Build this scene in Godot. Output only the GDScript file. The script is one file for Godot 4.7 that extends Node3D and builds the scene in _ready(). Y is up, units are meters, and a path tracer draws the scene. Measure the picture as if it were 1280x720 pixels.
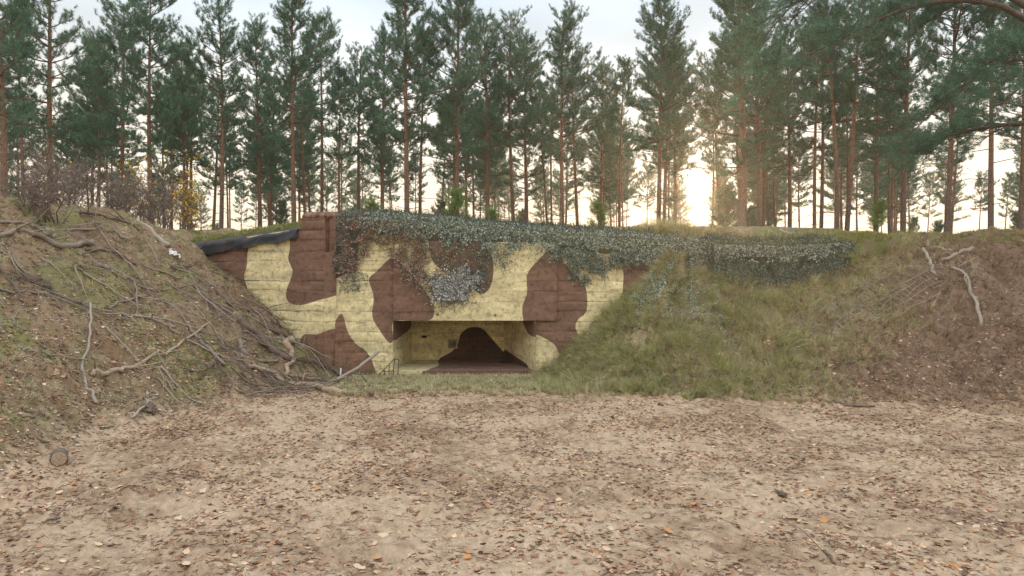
extends Node3D
# A camouflaged concrete casemate set into sandy banks in front of a young pine wood, low sun behind the trees.

var rng := RandomNumberGenerator.new()
var nz := FastNoiseLite.new()
var nz2 := FastNoiseLite.new()
var used := {}
var M := {}

# foot line of the banks round the sandy hollow: x, distance, slope, crest height
const FOOT := [[-9, -12, 0.6, 2.6], [-5.4, -2, 0.66, 2.6], [-4.3, 4, 0.74, 2.7], [-3.98, 5.5, 0.74, 2.7], [-3.93, 6.5, 0.74, 2.7], [-3.8, 7.7, 0.75, 2.65], [-3.35, 8.9, 0.76, 2.6], [-2.75, 10, 0.76, 2.5], [-2.42, 10.9, 0.78, 2.35], [-2.36, 12.2, 0.7, 2.35], [-2.2, 12.6, 3, 2.3], [0.2, 12.6, 3, 2.3], [0.34, 11.3, 1.5, 2.25], [0.36, 10.8, 1.02, 2.2], [0.75, 9.9, 1, 2.2], [1.3, 9.15, 0.8, 2.15], [2.2, 8.8, 0.64, 2.15], [3.43, 8.45, 0.62, 2.15], [5.85, 8.1, 0.62, 2.2], [9, 7.6, 0.6, 2.25], [16, 6, 0.55, 2.3], [26, -4, 0.5, 2.3]]
var foot_poly := PackedVector2Array()

# ---------------------------------------------------------------- helpers
func numbered(called: String) -> String:
	if not used.has(called):
		used[called] = 0
		return called
	used[called] += 1
	return "%s_%03d" % [called, used[called]]

func meta(o: Node, label: String, category: String, group := "") -> void:
	o.set_meta("label", label)
	o.set_meta("category", category)
	if group != "":
		o.set_meta("group", group)

func thing(called: String, label: String, category: String, at := Vector3.ZERO, group := "") -> Node3D:
	var o := Node3D.new()
	o.name = numbered(called)
	add_child(o)
	o.position = at
	meta(o, label, category, group)
	return o

func part(called: String, mesh: Mesh, mat: Material, parent: Node = self) -> MeshInstance3D:
	var o := MeshInstance3D.new()
	o.mesh = mesh
	o.material_override = mat
	o.name = numbered(called) if parent == self else called
	parent.add_child(o, true)
	return o

func copies(called: String, mesh: Mesh, mat: Material, xf: Array, cols: PackedColorArray, parent: Node = self) -> MultiMeshInstance3D:
	var mm := MultiMesh.new()
	mm.transform_format = MultiMesh.TRANSFORM_3D
	mm.use_colors = true
	mm.mesh = mesh
	mm.instance_count = xf.size()
	for i in xf.size():
		mm.set_instance_transform(i, xf[i])
		mm.set_instance_color(i, cols[i])
	var o := MultiMeshInstance3D.new()
	o.multimesh = mm
	o.material_override = mat
	o.name = numbered(called) if parent == self else called
	parent.add_child(o, true)
	o.set_meta("kind", "stuff")
	return o

func smooth_mesh(v: PackedVector3Array, idx: PackedInt32Array, uv := PackedVector2Array(), col := PackedColorArray()) -> ArrayMesh:
	var a := []
	a.resize(Mesh.ARRAY_MAX)
	a[Mesh.ARRAY_VERTEX] = v
	a[Mesh.ARRAY_INDEX] = idx
	if uv.size() == v.size(): a[Mesh.ARRAY_TEX_UV] = uv
	if col.size() == v.size(): a[Mesh.ARRAY_COLOR] = col
	var st := SurfaceTool.new()
	st.create_from_arrays(a)
	st.generate_normals()
	return st.commit()

func flat_mesh(v: PackedVector3Array, col := PackedColorArray(), idx := PackedInt32Array()) -> ArrayMesh:
	var a := []
	a.resize(Mesh.ARRAY_MAX)
	a[Mesh.ARRAY_VERTEX] = v
	if idx.size() > 0: a[Mesh.ARRAY_INDEX] = idx
	if col.size() == v.size(): a[Mesh.ARRAY_COLOR] = col
	var m := ArrayMesh.new()
	m.add_surface_from_arrays(Mesh.PRIMITIVE_TRIANGLES, a)
	return m

func box_mesh(lo: Vector3, hi: Vector3, b: float) -> ArrayMesh:   # box with chamfered edges
	var v := PackedVector3Array()
	var c := []
	for i in 8:
		var s := Vector3(1 if i & 1 else -1, 1 if i & 2 else -1, 1 if i & 4 else -1)
		var p := Vector3(hi.x if i & 1 else lo.x, hi.y if i & 2 else lo.y, hi.z if i & 4 else lo.z)
		c.append([p - Vector3(0, s.y, s.z) * b, p - Vector3(s.x, 0, s.z) * b, p - Vector3(s.x, s.y, 0) * b])
	var bit := [1, 2, 4]
	for ax in 3:
		var u: int = bit[(ax + 1) % 3]
		var w: int = bit[(ax + 2) % 3]
		for s in [0, bit[ax]]:
			var q := [c[s][ax], c[s | u][ax], c[s | u | w][ax], c[s | w][ax]]
			v.append_array(PackedVector3Array([q[0], q[1], q[2], q[0], q[2], q[3]]))
		for s in [0, u, w, u | w]:
			var e := [c[s][(ax + 1) % 3], c[s][(ax + 2) % 3], c[s | bit[ax]][(ax + 2) % 3], c[s | bit[ax]][(ax + 1) % 3]]
			v.append_array(PackedVector3Array([e[0], e[1], e[2], e[0], e[2], e[3]]))
	for i in 8:
		v.append_array(PackedVector3Array([c[i][0], c[i][1], c[i][2]]))
	return flat_mesh(v)

func tube(v: PackedVector3Array, idx: PackedInt32Array, pts: PackedVector3Array, radii: PackedFloat32Array, sides: int, col: PackedColorArray = PackedColorArray(), tint := Color.WHITE, rough := 0.0) -> void:
	var first := v.size()
	var side := Vector3.UP
	for i in pts.size():
		var dir := (pts[mini(i + 1, pts.size() - 1)] - pts[maxi(i - 1, 0)]).normalized()
		if i == 0:
			side = dir.cross(Vector3(0.31, 0.2, 0.93)).normalized()
			if side.length() < 0.1: side = dir.cross(Vector3.RIGHT).normalized()
		side = (side - dir * side.dot(dir)).normalized()
		var other := dir.cross(side)
		for k in sides:
			var a := TAU * k / sides
			var r := radii[i]
			if rough > 0.0: r *= 1.0 + rough * (rng.randf() - 0.5)
			v.append(pts[i] + (side * cos(a) + other * sin(a)) * r)
			col.append(tint)
	for i in pts.size() - 1:
		for k in sides:
			var a := first + i * sides + k
			var b := first + i * sides + (k + 1) % sides
			idx.append_array(PackedInt32Array([a, b, a + sides, b, b + sides, a + sides]))
	for e in [0, pts.size() - 1]:
		v.append(pts[e])
		col.append(tint)
		var cidx := v.size() - 1
		for k in sides:
			var a: int = first + e * sides + k
			var b: int = first + e * sides + (k + 1) % sides
			idx.append_array(PackedInt32Array([cidx, b, a] if e == 0 else [cidx, a, b]))

func curve(ctrl: PackedVector3Array, per: int) -> PackedVector3Array:
	var out := PackedVector3Array()
	var n := ctrl.size()
	for i in n - 1:
		for k in per:
			out.append(ctrl[i].cubic_interpolate(ctrl[i + 1], ctrl[maxi(i - 1, 0)], ctrl[mini(i + 2, n - 1)], float(k) / per))
	out.append(ctrl[n - 1])
	return out

func rr(a: float, b: float) -> float:
	return rng.randf_range(a, b)

func lin(r: float, g: float, b: float) -> Color:     # linear base colour -> the sRGB value a material wants
	return Color(r, g, b).linear_to_srgb()

func vary(c: Color, by: float) -> Color:
	var f := 1.0 + rr(-by, by)
	return Color(c.r * f * (1.0 + rr(-by, by) * 0.3), c.g * f, c.b * f * (1.0 + rr(-by, by) * 0.3))

func mat(c: Color, rough := 0.9, vertex := false) -> StandardMaterial3D:
	var m := StandardMaterial3D.new()
	m.albedo_color = c
	m.roughness = rough
	m.vertex_color_use_as_albedo = vertex
	m.cull_mode = BaseMaterial3D.CULL_DISABLED
	return m

# ---------------------------------------------------------------- ground shape
func ground_base(x: float, d: float) -> float:
	if Geometry2D.is_point_in_polygon(Vector2(x, d), foot_poly):
		return 0.0
	var best := 1e9
	var slope := 0.6
	var crest := 2.3
	var p := Vector2(x, d)
	for i in FOOT.size() - 1:
		var a: Array = FOOT[i]
		var b: Array = FOOT[i + 1]
		var pa := Vector2(a[0], a[1])
		var ab := Vector2(b[0], b[1]) - pa
		var t := clampf((p - pa).dot(ab) / ab.length_squared(), 0.0, 1.0)
		var q := p.distance_to(pa + ab * t)
		if q < best:
			best = q
			slope = lerpf(a[2], b[2], t)
			crest = lerpf(a[3], b[3], t)
	var r := best * slope
	r = r * r / (r + 0.12)
	var h := maxf(0.5 - absf(r - crest), 0.0) / 0.5
	var heap := exp(-((x - 2.88) * (x - 2.88) + (d - 10.95) * (d - 10.95)) / 0.34) * 0.34     # earth heaped against the wall's end
	return minf(r, crest) - h * h * 0.125 + (heap if x > 1.2 else 0.0) * clampf(2.3 - r, 0.0, 1.0)

func ground_exact(x: float, d: float) -> float:
	var b := ground_base(x, d)
	var onslope := clampf(b * 4.0, 0.0, 1.0)
	var n := nz.get_noise_2d(x * 2.2, d * 2.2) * lerpf(0.030, 0.15, onslope)
	n += nz.get_noise_2d(x * 8.0 + 50.0, d * 8.0) * lerpf(0.032, 0.085, onslope)
	n += nz2.get_noise_2d(x * 26.0, d * 26.0) * lerpf(0.016, 0.038, onslope)
	if d > 10.55 and x > -2.3 and x < 0.45: n *= 0.3
	return b + n

const FX0 := -9.0
const FD0 := 2.4
const FS := 0.05
const FNX := 361
const FND := 249
var cache := PackedFloat32Array()

func ground(x: float, d: float) -> float:
	var u := (x - FX0) / FS
	var w := (d - FD0) / FS
	if u < 0 or w < 0 or u >= FNX - 1 or w >= FND - 1:
		return ground_exact(x, d)
	var i := int(u)
	var j := int(w)
	u -= i
	w -= j
	var k := j * FNX + i
	return lerpf(lerpf(cache[k], cache[k + 1], u), lerpf(cache[k + FNX], cache[k + FNX + 1], u), w)

func gp(x: float, d: float, up := 0.0) -> Vector3:
	return Vector3(x, ground(x, d) + up, -d)

func slope_up(x: float, d: float) -> Vector3:
	var e := 0.12
	return Vector3(ground(x - e, d) - ground(x + e, d), 2 * e, -(ground(x, d - e) - ground(x, d + e))).normalized()

# what the ground is made of, in linear base colours
func soil(x: float, d: float, h: float) -> Color:
	var sand := Color(0.52, 0.385, 0.255)
	var litter := Color(0.265, 0.172, 0.10)
	var red := Color(0.25, 0.165, 0.11)
	var moss := Color(0.23, 0.24, 0.075)
	var straw := Color(0.33, 0.275, 0.155)
	var n := nz.get_noise_2d(x * 1.3 + 20.0, d * 1.3)
	var m := nz.get_noise_2d(x * 4.0 - 70.0, d * 4.0 + 30.0)
	var f := nz2.get_noise_2d(x * 14.0, d * 14.0)
	var c := sand.lerp(litter, clampf(0.22 + n * 0.8 + m * 0.4 + f * 0.7, 0.0, 0.85))
	if h > 0.02:
		var k := clampf((h - 0.02) * 6.0 + f * 0.5, 0.0, 1.0)
		var s := litter
		if x > 0.0:
			var reddish := clampf((x - 4.1 - (d - 9.5) * 0.9) * 1.4 + m * 1.2, 0.0, 1.0)
			s = straw.lerp(litter, clampf(0.4 + m, 0.0, 1.0)).lerp(moss, clampf((2.6 - x) * 0.4 + m * 1.2, 0.0, 0.8))
			s = s.lerp(red, reddish)
		else:
			s = litter.lerp(straw, clampf(0.2 + f * 1.2 + m * 0.8, 0.0, 1.0)).lerp(moss, clampf(n * 1.4 + m * 0.9 + 0.1, 0.0, 0.65))
		c = c.lerp(s, k)
	var before := clampf((d - 9.6) * 1.2 + m * 0.9 + f * 0.4, 0.0, 1.0) if absf(x + 0.5) < 3.2 and h < 0.2 else 0.0
	c = c.lerp(straw.lerp(moss, 0.4), before * 0.85)
	return c

# ---------------------------------------------------------------- textures
func litter_texture() -> ImageTexture:   # sand grain with lying needles and crumbs, neutral in tone
	var im := Image.create_empty(1024, 1024, false, Image.FORMAT_RGB8)
	var g := FastNoiseLite.new()
	g.seed = 5
	g.frequency = 0.02
	g.fractal_octaves = 5
	var base := g.get_seamless_image(1024, 1024, false, false, 0.15, true)
	for y in 1024:
		for x in 1024:
			var b := base.get_pixel(x, y).r
			var t := 0.87 + (b - 0.5) * 0.28 + rng.randf() * 0.08
			im.set_pixel(x, y, Color(t, t, t))
	for i in 5200:
		var p := Vector2(rng.randf() * 1024.0, rng.randf() * 1024.0)
		var a := rng.randf() * TAU
		var n := rng.randi_range(8, 34)
		var tone := rr(0.55, 1.0)
		var c := Color(tone, tone * rr(0.86, 0.97), tone * rr(0.72, 0.92))
		var bend := rr(-0.03, 0.03)
		var thick := 2 if rng.randf() < 0.5 else 1
		for k in n:
			p += Vector2(cos(a), sin(a))
			a += bend
			for w in thick:
				im.set_pixel(posmod(int(p.x) + w, 1024), posmod(int(p.y), 1024), c)
	im.generate_mipmaps()
	return ImageTexture.create_from_image(im)

func noise_texture(freq: float, lo: Color, hi: Color, seed_: int, size := 512, octaves := 5) -> ImageTexture:
	var g := FastNoiseLite.new()
	g.seed = seed_
	g.frequency = freq
	g.fractal_octaves = octaves
	var im := g.get_seamless_image(size, size, false, false, 0.15, true)
	im.convert(Image.FORMAT_RGB8)
	for y in size:
		for x in size:
			im.set_pixel(x, y, lo.lerp(hi, im.get_pixel(x, y).r))
	return ImageTexture.create_from_image(im)

# camouflage paint on concrete: cream ground, brown patches, weathering cracks along the board joints
func paint(w: float, h: float, ppm: float, patches: Array, cracks: int, seed_: int, ground_dirt := false) -> ImageTexture:
	var W := int(w * ppm)
	var H := int(h * ppm)
	var cream := lin(0.69, 0.61, 0.37)
	var im := Image.create_empty(W, H, false, Image.FORMAT_RGB8)
	im.fill(cream)
	rng.seed = seed_
	for pt in patches:
		var col: Color = pt[0]
		var src: PackedVector2Array = pt[1]
		var poly := PackedVector2Array()
		var n := src.size()
		for i in n:
			for k in 6:
				var q := src[i].cubic_interpolate(src[(i + 1) % n], src[(i + n - 1) % n], src[(i + 2) % n], k / 6.0)
				poly.append(Vector2(q.x * ppm, (h - q.y) * ppm))
		for y in H:
			var xs := []
			for i in poly.size():
				var a := poly[i]
				var b := poly[(i + 1) % poly.size()]
				if (a.y > y) != (b.y > y):
					xs.append(a.x + (b.x - a.x) * (y - a.y) / (b.y - a.y))
			xs.sort()
			for k in range(0, xs.size() - 1, 2):
				var x0 := clampi(int(xs[k]), 0, W)
				var x1 := clampi(int(xs[k + 1]), 0, W)
				if x1 > x0:
					im.fill_rect(Rect2i(x0, y, x1 - x0, 1), col)
	# faint patchy weathering of the paint
	var g := FastNoiseLite.new()
	g.seed = seed_ + 3
	g.frequency = 0.012
	g.fractal_octaves = 5
	var g2 := FastNoiseLite.new()
	g2.seed = seed_ + 4
	g2.frequency = 0.05
	g2.fractal_octaves = 3
	for y in H:
		for x in W:
			var c := im.get_pixel(x, y)
			var t := 1.0 + g.get_noise_2d(x * 0.45, y * 1.6) * 0.17 + g2.get_noise_2d(x, y) * 0.09 + (rng.randf() - 0.5) * 0.04
			var e := g2.get_noise_2d(x * 0.6 + 900, y * 0.6)
			if e > 0.34: t *= 0.86
			if e < -0.46: t *= 1.08
			im.set_pixel(x, y, Color(c.r * t, c.g * t, c.b * t * (1.0 - absf(e) * 0.06)))
	# rain has washed thin streaks down the paint
	for i in int(w * 34.0):
		var x := rng.randi_range(1, W - 3)
		var y := rng.randi_range(0, int(H * 0.8))
		var n := rng.randi_range(12, int(0.5 * ppm))
		var t := rr(0.87, 1.05)
		var wide := rng.randi_range(1, 3)
		for k in n:
			if y + k >= H: break
			if rng.randf() < 0.25: continue
			for q in wide:
				var c := im.get_pixel(mini(x + q, W - 1), y + k)
				im.set_pixel(mini(x + q, W - 1), y + k, Color(c.r * t, c.g * t, c.b * t))
	# splashed soil and algae specks low on the wall
	if ground_dirt:
		for i in 6500:
			var x := rng.randi_range(0, W - 3)
			var y := H - int((0.38 + absf(rng.randfn(0.0, 0.14))) * ppm)
			var c := im.get_pixel(clampi(x, 0, W - 1), clampi(y, 0, H - 1)).lerp(lin(0.12, 0.13, 0.05), rr(0.25, 0.6))
			im.fill_rect(Rect2i(x, y, rng.randi_range(1, 4), rng.randi_range(1, 3)), c)
	for i in cracks:
		var x := rng.randf() * W
		var y := H - (floorf(rng.randf() * h / 0.155) * 0.155 + rr(-0.012, 0.012)) * ppm
		var n := rng.randi_range(14, 150)
		var dark := rr(0.48, 0.85)
		for k in n:
			x += 1.0
			y += rr(-0.45, 0.45)
			if x >= W or y < 1 or y >= H - 2: break
			var c := im.get_pixel(int(x), int(y))
			im.fill_rect(Rect2i(int(x), int(y), 1, 1 + int(rng.randf() * 2.0)), Color(c.r * dark, c.g * dark, c.b * dark))
	for i in cracks * 3:
		var x := rng.randi_range(2, W - 3)
		var y := rng.randi_range(2, H - 3)
		var c := im.get_pixel(x, y)
		im.fill_rect(Rect2i(x, y, rng.randi_range(1, 3), rng.randi_range(1, 3)), c * 0.55)
	return ImageTexture.create_from_image(im)

# board-marked concrete: a grid whose rows step and groove at the board joints
func panel(o: Vector3, u: Vector3, v: Vector3, w: float, h0: float, top: Callable, tex_o: Vector2, tex_size: Vector2, boards: bool, lean := 0.0) -> ArrayMesh:
	var n := u.cross(v).normalized()
	var rows := [h0]
	var y := ceilf(h0 / 0.155) * 0.155
	var hmax := 0.0
	for i in 21: hmax = maxf(hmax, top.call(w * i / 20.0))
	while y < hmax:
		for e in [-0.009, -0.003, 0.003, 0.009, 0.05, 0.1]:
			if y + e > h0 + 0.005: rows.append(y + e)
		y += 0.155
	rows.append(hmax)
	var nx := maxi(2, int(w / 0.05))
	var vv := PackedVector3Array()
	var uv := PackedVector2Array()
	var idx := PackedInt32Array()
	for j in rows.size():
		for i in nx + 1:
			var a := w * i / nx
			var b: float = minf(rows[j], top.call(a))
			var ga := a + tex_o.x
			var gb := b + tex_o.y
			var r := 0.0
			if boards:
				var k := floorf(gb / 0.155)
				var f := absf(gb - roundf(gb / 0.155) * 0.155)
				r = nz2.get_noise_2d(k * 37.0, floorf(ga / 1.3) * 11.0) * 0.004 + nz.get_noise_2d(ga * 3.0, gb * 14.0) * 0.002
				if f < 0.006 and nz.get_noise_2d(ga * 1.6, k * 9.0) > 0.12:
					r -= 0.007
			else:
				r = nz.get_noise_2d(ga * 3.0, gb * 5.0) * 0.003
			vv.append(o + u * a + v * b + n * (r - lean * b))
			uv.append(Vector2(ga / tex_size.x, 1.0 - gb / tex_size.y))
	for j in rows.size() - 1:
		for i in nx:
			var a := j * (nx + 1) + i
			idx.append_array(PackedInt32Array([a, a + nx + 1, a + 1, a + 1, a + nx + 1, a + nx + 2]))
	return smooth_mesh(vv, idx, uv)

func wall_mat(tex: Texture2D) -> StandardMaterial3D:
	var m := mat(Color.WHITE, 0.88)
	m.albedo_texture = tex
	return m

# ---------------------------------------------------------------- pines
var tuft := PackedVector3Array()
var tuft_small := PackedVector3Array()

func make_tuft(n: int, wide: float, spread := 1.0) -> PackedVector3Array:      # a shoot pointing along +y ringed with needles
	var v := PackedVector3Array()
	for i in n:
		var t := float(i) / n
		var a := i * 2.399 + rr(-0.3, 0.3)
		var root := Vector3(0, -0.09 + 0.17 * t, 0)
		var out := Vector3(cos(a), rr(0.45, 1.1), sin(a)).normalized() * rr(0.085, 0.125) * spread
		var side := out.cross(Vector3.UP).normalized().rotated(out.normalized(), rr(0, PI)) * wide
		v.append_array(PackedVector3Array([root - side, root + side, root + out]))
	return v

func needle_shoot(v: PackedVector3Array, c: PackedColorArray, at: Vector3, dir: Vector3, size: float, tint: Color) -> void:
	var x := dir.cross(Vector3(0.3, 0.1, 0.95)).normalized()
	var b := Basis(x, dir.normalized(), x.cross(dir).normalized()).rotated(dir.normalized(), rng.randf() * TAU).scaled_local(Vector3.ONE * size)
	v.append_array(Transform3D(b, at) * tuft)
	var cc := PackedColorArray()
	cc.resize(tuft.size())
	cc.fill(tint)
	c.append_array(cc)

# one limb with its side shoots; limb wood goes to w/wi, needles to v/c
func limb(w: PackedVector3Array, wi: PackedInt32Array, wc: PackedColorArray, v: PackedVector3Array, c: PackedColorArray, pts: PackedVector3Array, r0: float, bare: float, density: float, size: float, tint: Color, bark: Color) -> void:
	var n := pts.size()
	var rad := PackedFloat32Array()
	for i in n: rad.append(lerpf(r0, 0.005, float(i) / (n - 1)))
	tube(w, wi, pts, rad, 5, wc, bark)
	var length := 0.0
	for i in n - 1: length += pts[i].distance_to(pts[i + 1])
	var subs := int(length * density) + 2
	for s in subs:
		var t := lerpf(bare, 1.0, (s + rng.randf()) / subs)
		var f := t * (n - 1)
		var i := mini(int(f), n - 2)
		var p := pts[i].lerp(pts[i + 1], f - i)
		var dir := (pts[i + 1] - pts[i]).normalized()
		var side := dir.cross(Vector3.UP).normalized() * (1.0 if rng.randf() < 0.5 else -1.0)
		var sd := (dir * rr(0.35, 1.0) + side * rr(0.2, 1.0) + Vector3.UP * rr(-0.05, 0.6)).normalized()
		var sl := rr(0.2, 0.7) * size * (1.15 - 0.5 * t)
		var q := p + sd * sl + Vector3(0, sl * 0.12, 0)
		tube(w, wi, PackedVector3Array([p, q]), PackedFloat32Array([0.007, 0.003]), 3, wc, bark)
		var shoots := maxi(2, int(sl / (0.10 * size)))
		var tone := vary(tint, 0.22)
		for k in shoots:
			var e := (k + 0.7) / shoots
			var jit := Vector3(rr(-0.09, 0.09), rr(-0.03, 0.13), rr(-0.09, 0.09)) * size
			needle_shoot(v, c, p.lerp(q, e) + jit, (sd + Vector3(rr(-0.6, 0.6), rr(0.0, 0.9), rr(-0.6, 0.6))).normalized(), size * rr(0.8, 1.25), vary(tone, 0.1))
	needle_shoot(v, c, pts[n - 1], (pts[n - 1] - pts[n - 2]).normalized() + Vector3.UP * 0.3, size * 1.2, tint)

const BARK_LOW := Color(0.24, 0.185, 0.155)
const BARK_HIGH := Color(0.42, 0.235, 0.15)

func join(v: PackedVector3Array, idx: PackedInt32Array, c: PackedColorArray, v2: PackedVector3Array, i2: PackedInt32Array, c2: PackedColorArray) -> void:
	var n := v.size()
	v.append_array(v2)
	c.append_array(c2)
	for i in i2: idx.append(i + n)

func pine(seed_: int, H: float, lo: float, width: float, r0: float, o: Dictionary) -> Array:
	rng.seed = seed_
	var size: float = o.get("size", 1.0)
	var tint: Color = o.get("tint", Color(0.10, 0.20, 0.13))
	var tv := PackedVector3Array()
	var ti := PackedInt32Array()
	var tc := PackedColorArray()
	var wv := PackedVector3Array()
	var wi := PackedInt32Array()
	var wc := PackedColorArray()
	var cv := PackedVector3Array()
	var cc := PackedColorArray()
	var pts := PackedVector3Array()
	var rad := PackedFloat32Array()
	var sway := Vector2(rr(-1, 1), rr(-1, 1)) * float(o.get("sway", 0.22))
	for i in 15:
		var t := i / 14.0
		pts.append(Vector3(sin(t * 4.0 + seed_) * 0.06 + sway.x * t * t * H * 0.1, t * H - (0.25 if i == 0 else 0.0), cos(t * 3.3 + seed_ * 2.0) * 0.06 + sway.y * t * t * H * 0.1))
		rad.append(r0 * pow(1.0 - t, 0.75) * (1.25 if i == 0 else 1.0) + 0.012)
	tube(tv, ti, pts, rad, 9, tc, Color.WHITE, 0.10)
	for i in tv.size():
		var hh := tv[i].y / H + nz.get_noise_3d(tv[i].x * 30.0, tv[i].y * 1.5, tv[i].z * 30.0) * 0.25
		tc[i] = BARK_LOW.lerp(BARK_HIGH, clampf((hh - 0.12) * 4.0, 0.0, 1.0))
	var at := func(y: float) -> Vector3:
		var f := clampf(y / H, 0.0, 0.999) * 14.0
		return pts[int(f)].lerp(pts[int(f) + 1], f - int(f))
	# dead snags below the crown
	for i in int(o.get("snags", 14)):
		var y := H * rr(0.12, maxf(lo + 0.12, 0.2))
		var p: Vector3 = at.call(y)
		var a := rng.randf() * TAU
		var l := rr(0.3, 1.5) * width / 1.7
		var dir := Vector3(cos(a), rr(-0.1, 0.35), sin(a))
		var m := p + dir * l * 0.5
		var e := p + dir * l + Vector3(rr(-0.15, 0.15), rr(-0.35, 0.1), rr(-0.15, 0.15))
		tube(wv, wi, PackedVector3Array([p, m, e]), PackedFloat32Array([0.016, 0.011, 0.003]), 4, wc, BARK_LOW)
		for k in 2:
			var s := m.lerp(e, rng.randf())
			tube(wv, wi, PackedVector3Array([s, s + (dir + Vector3(rr(-1, 1), rr(-0.7, 0.3), rr(-1, 1))) * rr(0.15, 0.4)]), PackedFloat32Array([0.007, 0.002]), 3, wc, BARK_LOW)
	var heavy := rng.randf() * TAU
	var y := H * lo
	while y < H * 0.985:
		var t := (y / H - lo) / (1.0 - lo)
		var prof := minf(1.0, 0.55 + t * 2.2) * pow(1.0 - t, 0.62) + 0.10
		var count := rng.randi_range(3, 5) if t < 0.85 else 3
		var a0 := rng.randf() * TAU
		var whorl := rr(0.55, 1.15)
		for k in count:
			var l := width * prof * rr(0.55, 1.2) * whorl
			if rng.randf() < 0.08: continue
			if rng.randf() < 0.10: l *= 1.3
			var a := a0 + TAU * k / count + rr(-0.5, 0.5)
			l *= 1.0 + 0.3 * cos(a - heavy)
			var lift := lerpf(0.05, 1.1, t) + rr(-0.18, 0.22)
			var flat := Vector3(cos(a), 0, sin(a))
			var p: Vector3 = at.call(y + rr(-0.1, 0.1))
			var q := PackedVector3Array([p])
			for s in 4:
				var f := (s + 1) / 4.0
				q.append(p + flat * l * f + Vector3(rr(-0.06, 0.06), l * (lift * f * 0.8 + f * f * 0.22 - 0.10 * f) + rr(-0.04, 0.04), rr(-0.06, 0.06)))
			limb(wv, wi, wc, cv, cc, q, clampf(0.014 * l + 0.008, 0.01, 0.04), lerpf(0.38, 0.15, t), float(o.get("density", 5.0)), size, tint, BARK_LOW.lerp(BARK_HIGH, clampf(t + 0.2, 0.0, 1.0)))
		y += lerpf(0.46, 0.26, t) * H / 10.5 * rr(0.7, 1.3) * float(o.get("step", 1.0))
	needle_shoot(cv, cc, pts[14], Vector3.UP, size * 1.2, tint)
	join(tv, ti, tc, wv, wi, wc)
	return [smooth_mesh(tv, ti, PackedVector2Array(), tc), flat_mesh(cv, cc)]

func plant_pine(kind: Array, called: String, label: String, at: Vector3, s: float, turn: float, lean: float, group: String, category := "pine tree", stretch := 1.0) -> Node3D:
	var t := thing(called, label, category, at, group)
	t.transform = Transform3D(Basis(Vector3(0, 0, 1), lean) * Basis(Vector3.UP, turn) * Basis.from_scale(Vector3(s, s * stretch, s)), at)
	part("trunk", kind[0], M.bark, t)
	part("crown", kind[1], M.needles, t)
	return t

# ---------------------------------------------------------------- branches
func branch(called: String, label: String, data: Array, group: String, lift := PackedFloat32Array(), m: Material = null, twigs := 0, category := "branch") -> Node3D:
	var n := (data.size() - 2) / 2
	var ctrl := PackedVector3Array()
	for i in n:
		var up := maxf(data[0], data[1]) * 0.7
		if lift.size() > i: up += lift[i]
		ctrl.append(gp(data[2 + i * 2], data[3 + i * 2], up))
	var o := ctrl[0] - Vector3(0, data[0], 0)
	var t := thing(called, label, category, o, group)
	for i in n: ctrl[i] -= o
	var pts := curve(ctrl, 5)
	for i in range(1, pts.size() - 1):
		pts[i] += Vector3(rr(-1, 1), rr(-0.7, 0.7), rr(-1, 1)) * (0.008 + (data[0] + data[1]) * 0.25)
		var g := ground(pts[i].x + o.x, -(pts[i].z + o.z)) - o.y + 0.004
		pts[i].y = maxf(pts[i].y, g)
	var rad := PackedFloat32Array()
	for i in pts.size():
		rad.append(lerpf(data[0], data[1], float(i) / (pts.size() - 1)) * rr(0.88, 1.12))
	var v := PackedVector3Array()
	var ix := PackedInt32Array()
	tube(v, ix, pts, rad, 8, PackedColorArray(), Color.WHITE, 0.14)
	var mm: Material = m if m != null else M.deadwood
	part("stem", smooth_mesh(v, ix), mm, t)
	for k in twigs:
		var i := rng.randi_range(1, pts.size() - 2)
		var dir := (pts[i + 1] - pts[i]).normalized()
		var sd := (dir * rr(-0.3, 1.0) + Vector3(rr(-1, 1), rr(-0.1, 0.5), rr(-1, 1))).normalized()
		var l := rr(0.18, 0.55)
		var p1 := pts[i] + sd * l * 0.5 + Vector3(rr(-0.04, 0.04), rr(-0.02, 0.05), rr(-0.04, 0.04))
		var p2 := pts[i] + sd * l + Vector3(rr(-0.08, 0.08), rr(-0.08, 0.06), rr(-0.08, 0.08))
		for p in [p1, p2]:
			p.y = maxf(p.y, ground(p.x + o.x, -(p.z + o.z)) - o.y + 0.01)
		p2.y = maxf(p2.y, ground(p2.x + o.x, -(p2.z + o.z)) - o.y + 0.01)
		var tv := PackedVector3Array()
		var ti := PackedInt32Array()
		var r := rad[i] * rr(0.3, 0.5)
		tube(tv, ti, PackedVector3Array([pts[i], p1, p2]), PackedFloat32Array([r, r * 0.8, 0.003]), 5)
		part("twig", smooth_mesh(tv, ti), mm, t)
	return t

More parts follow.
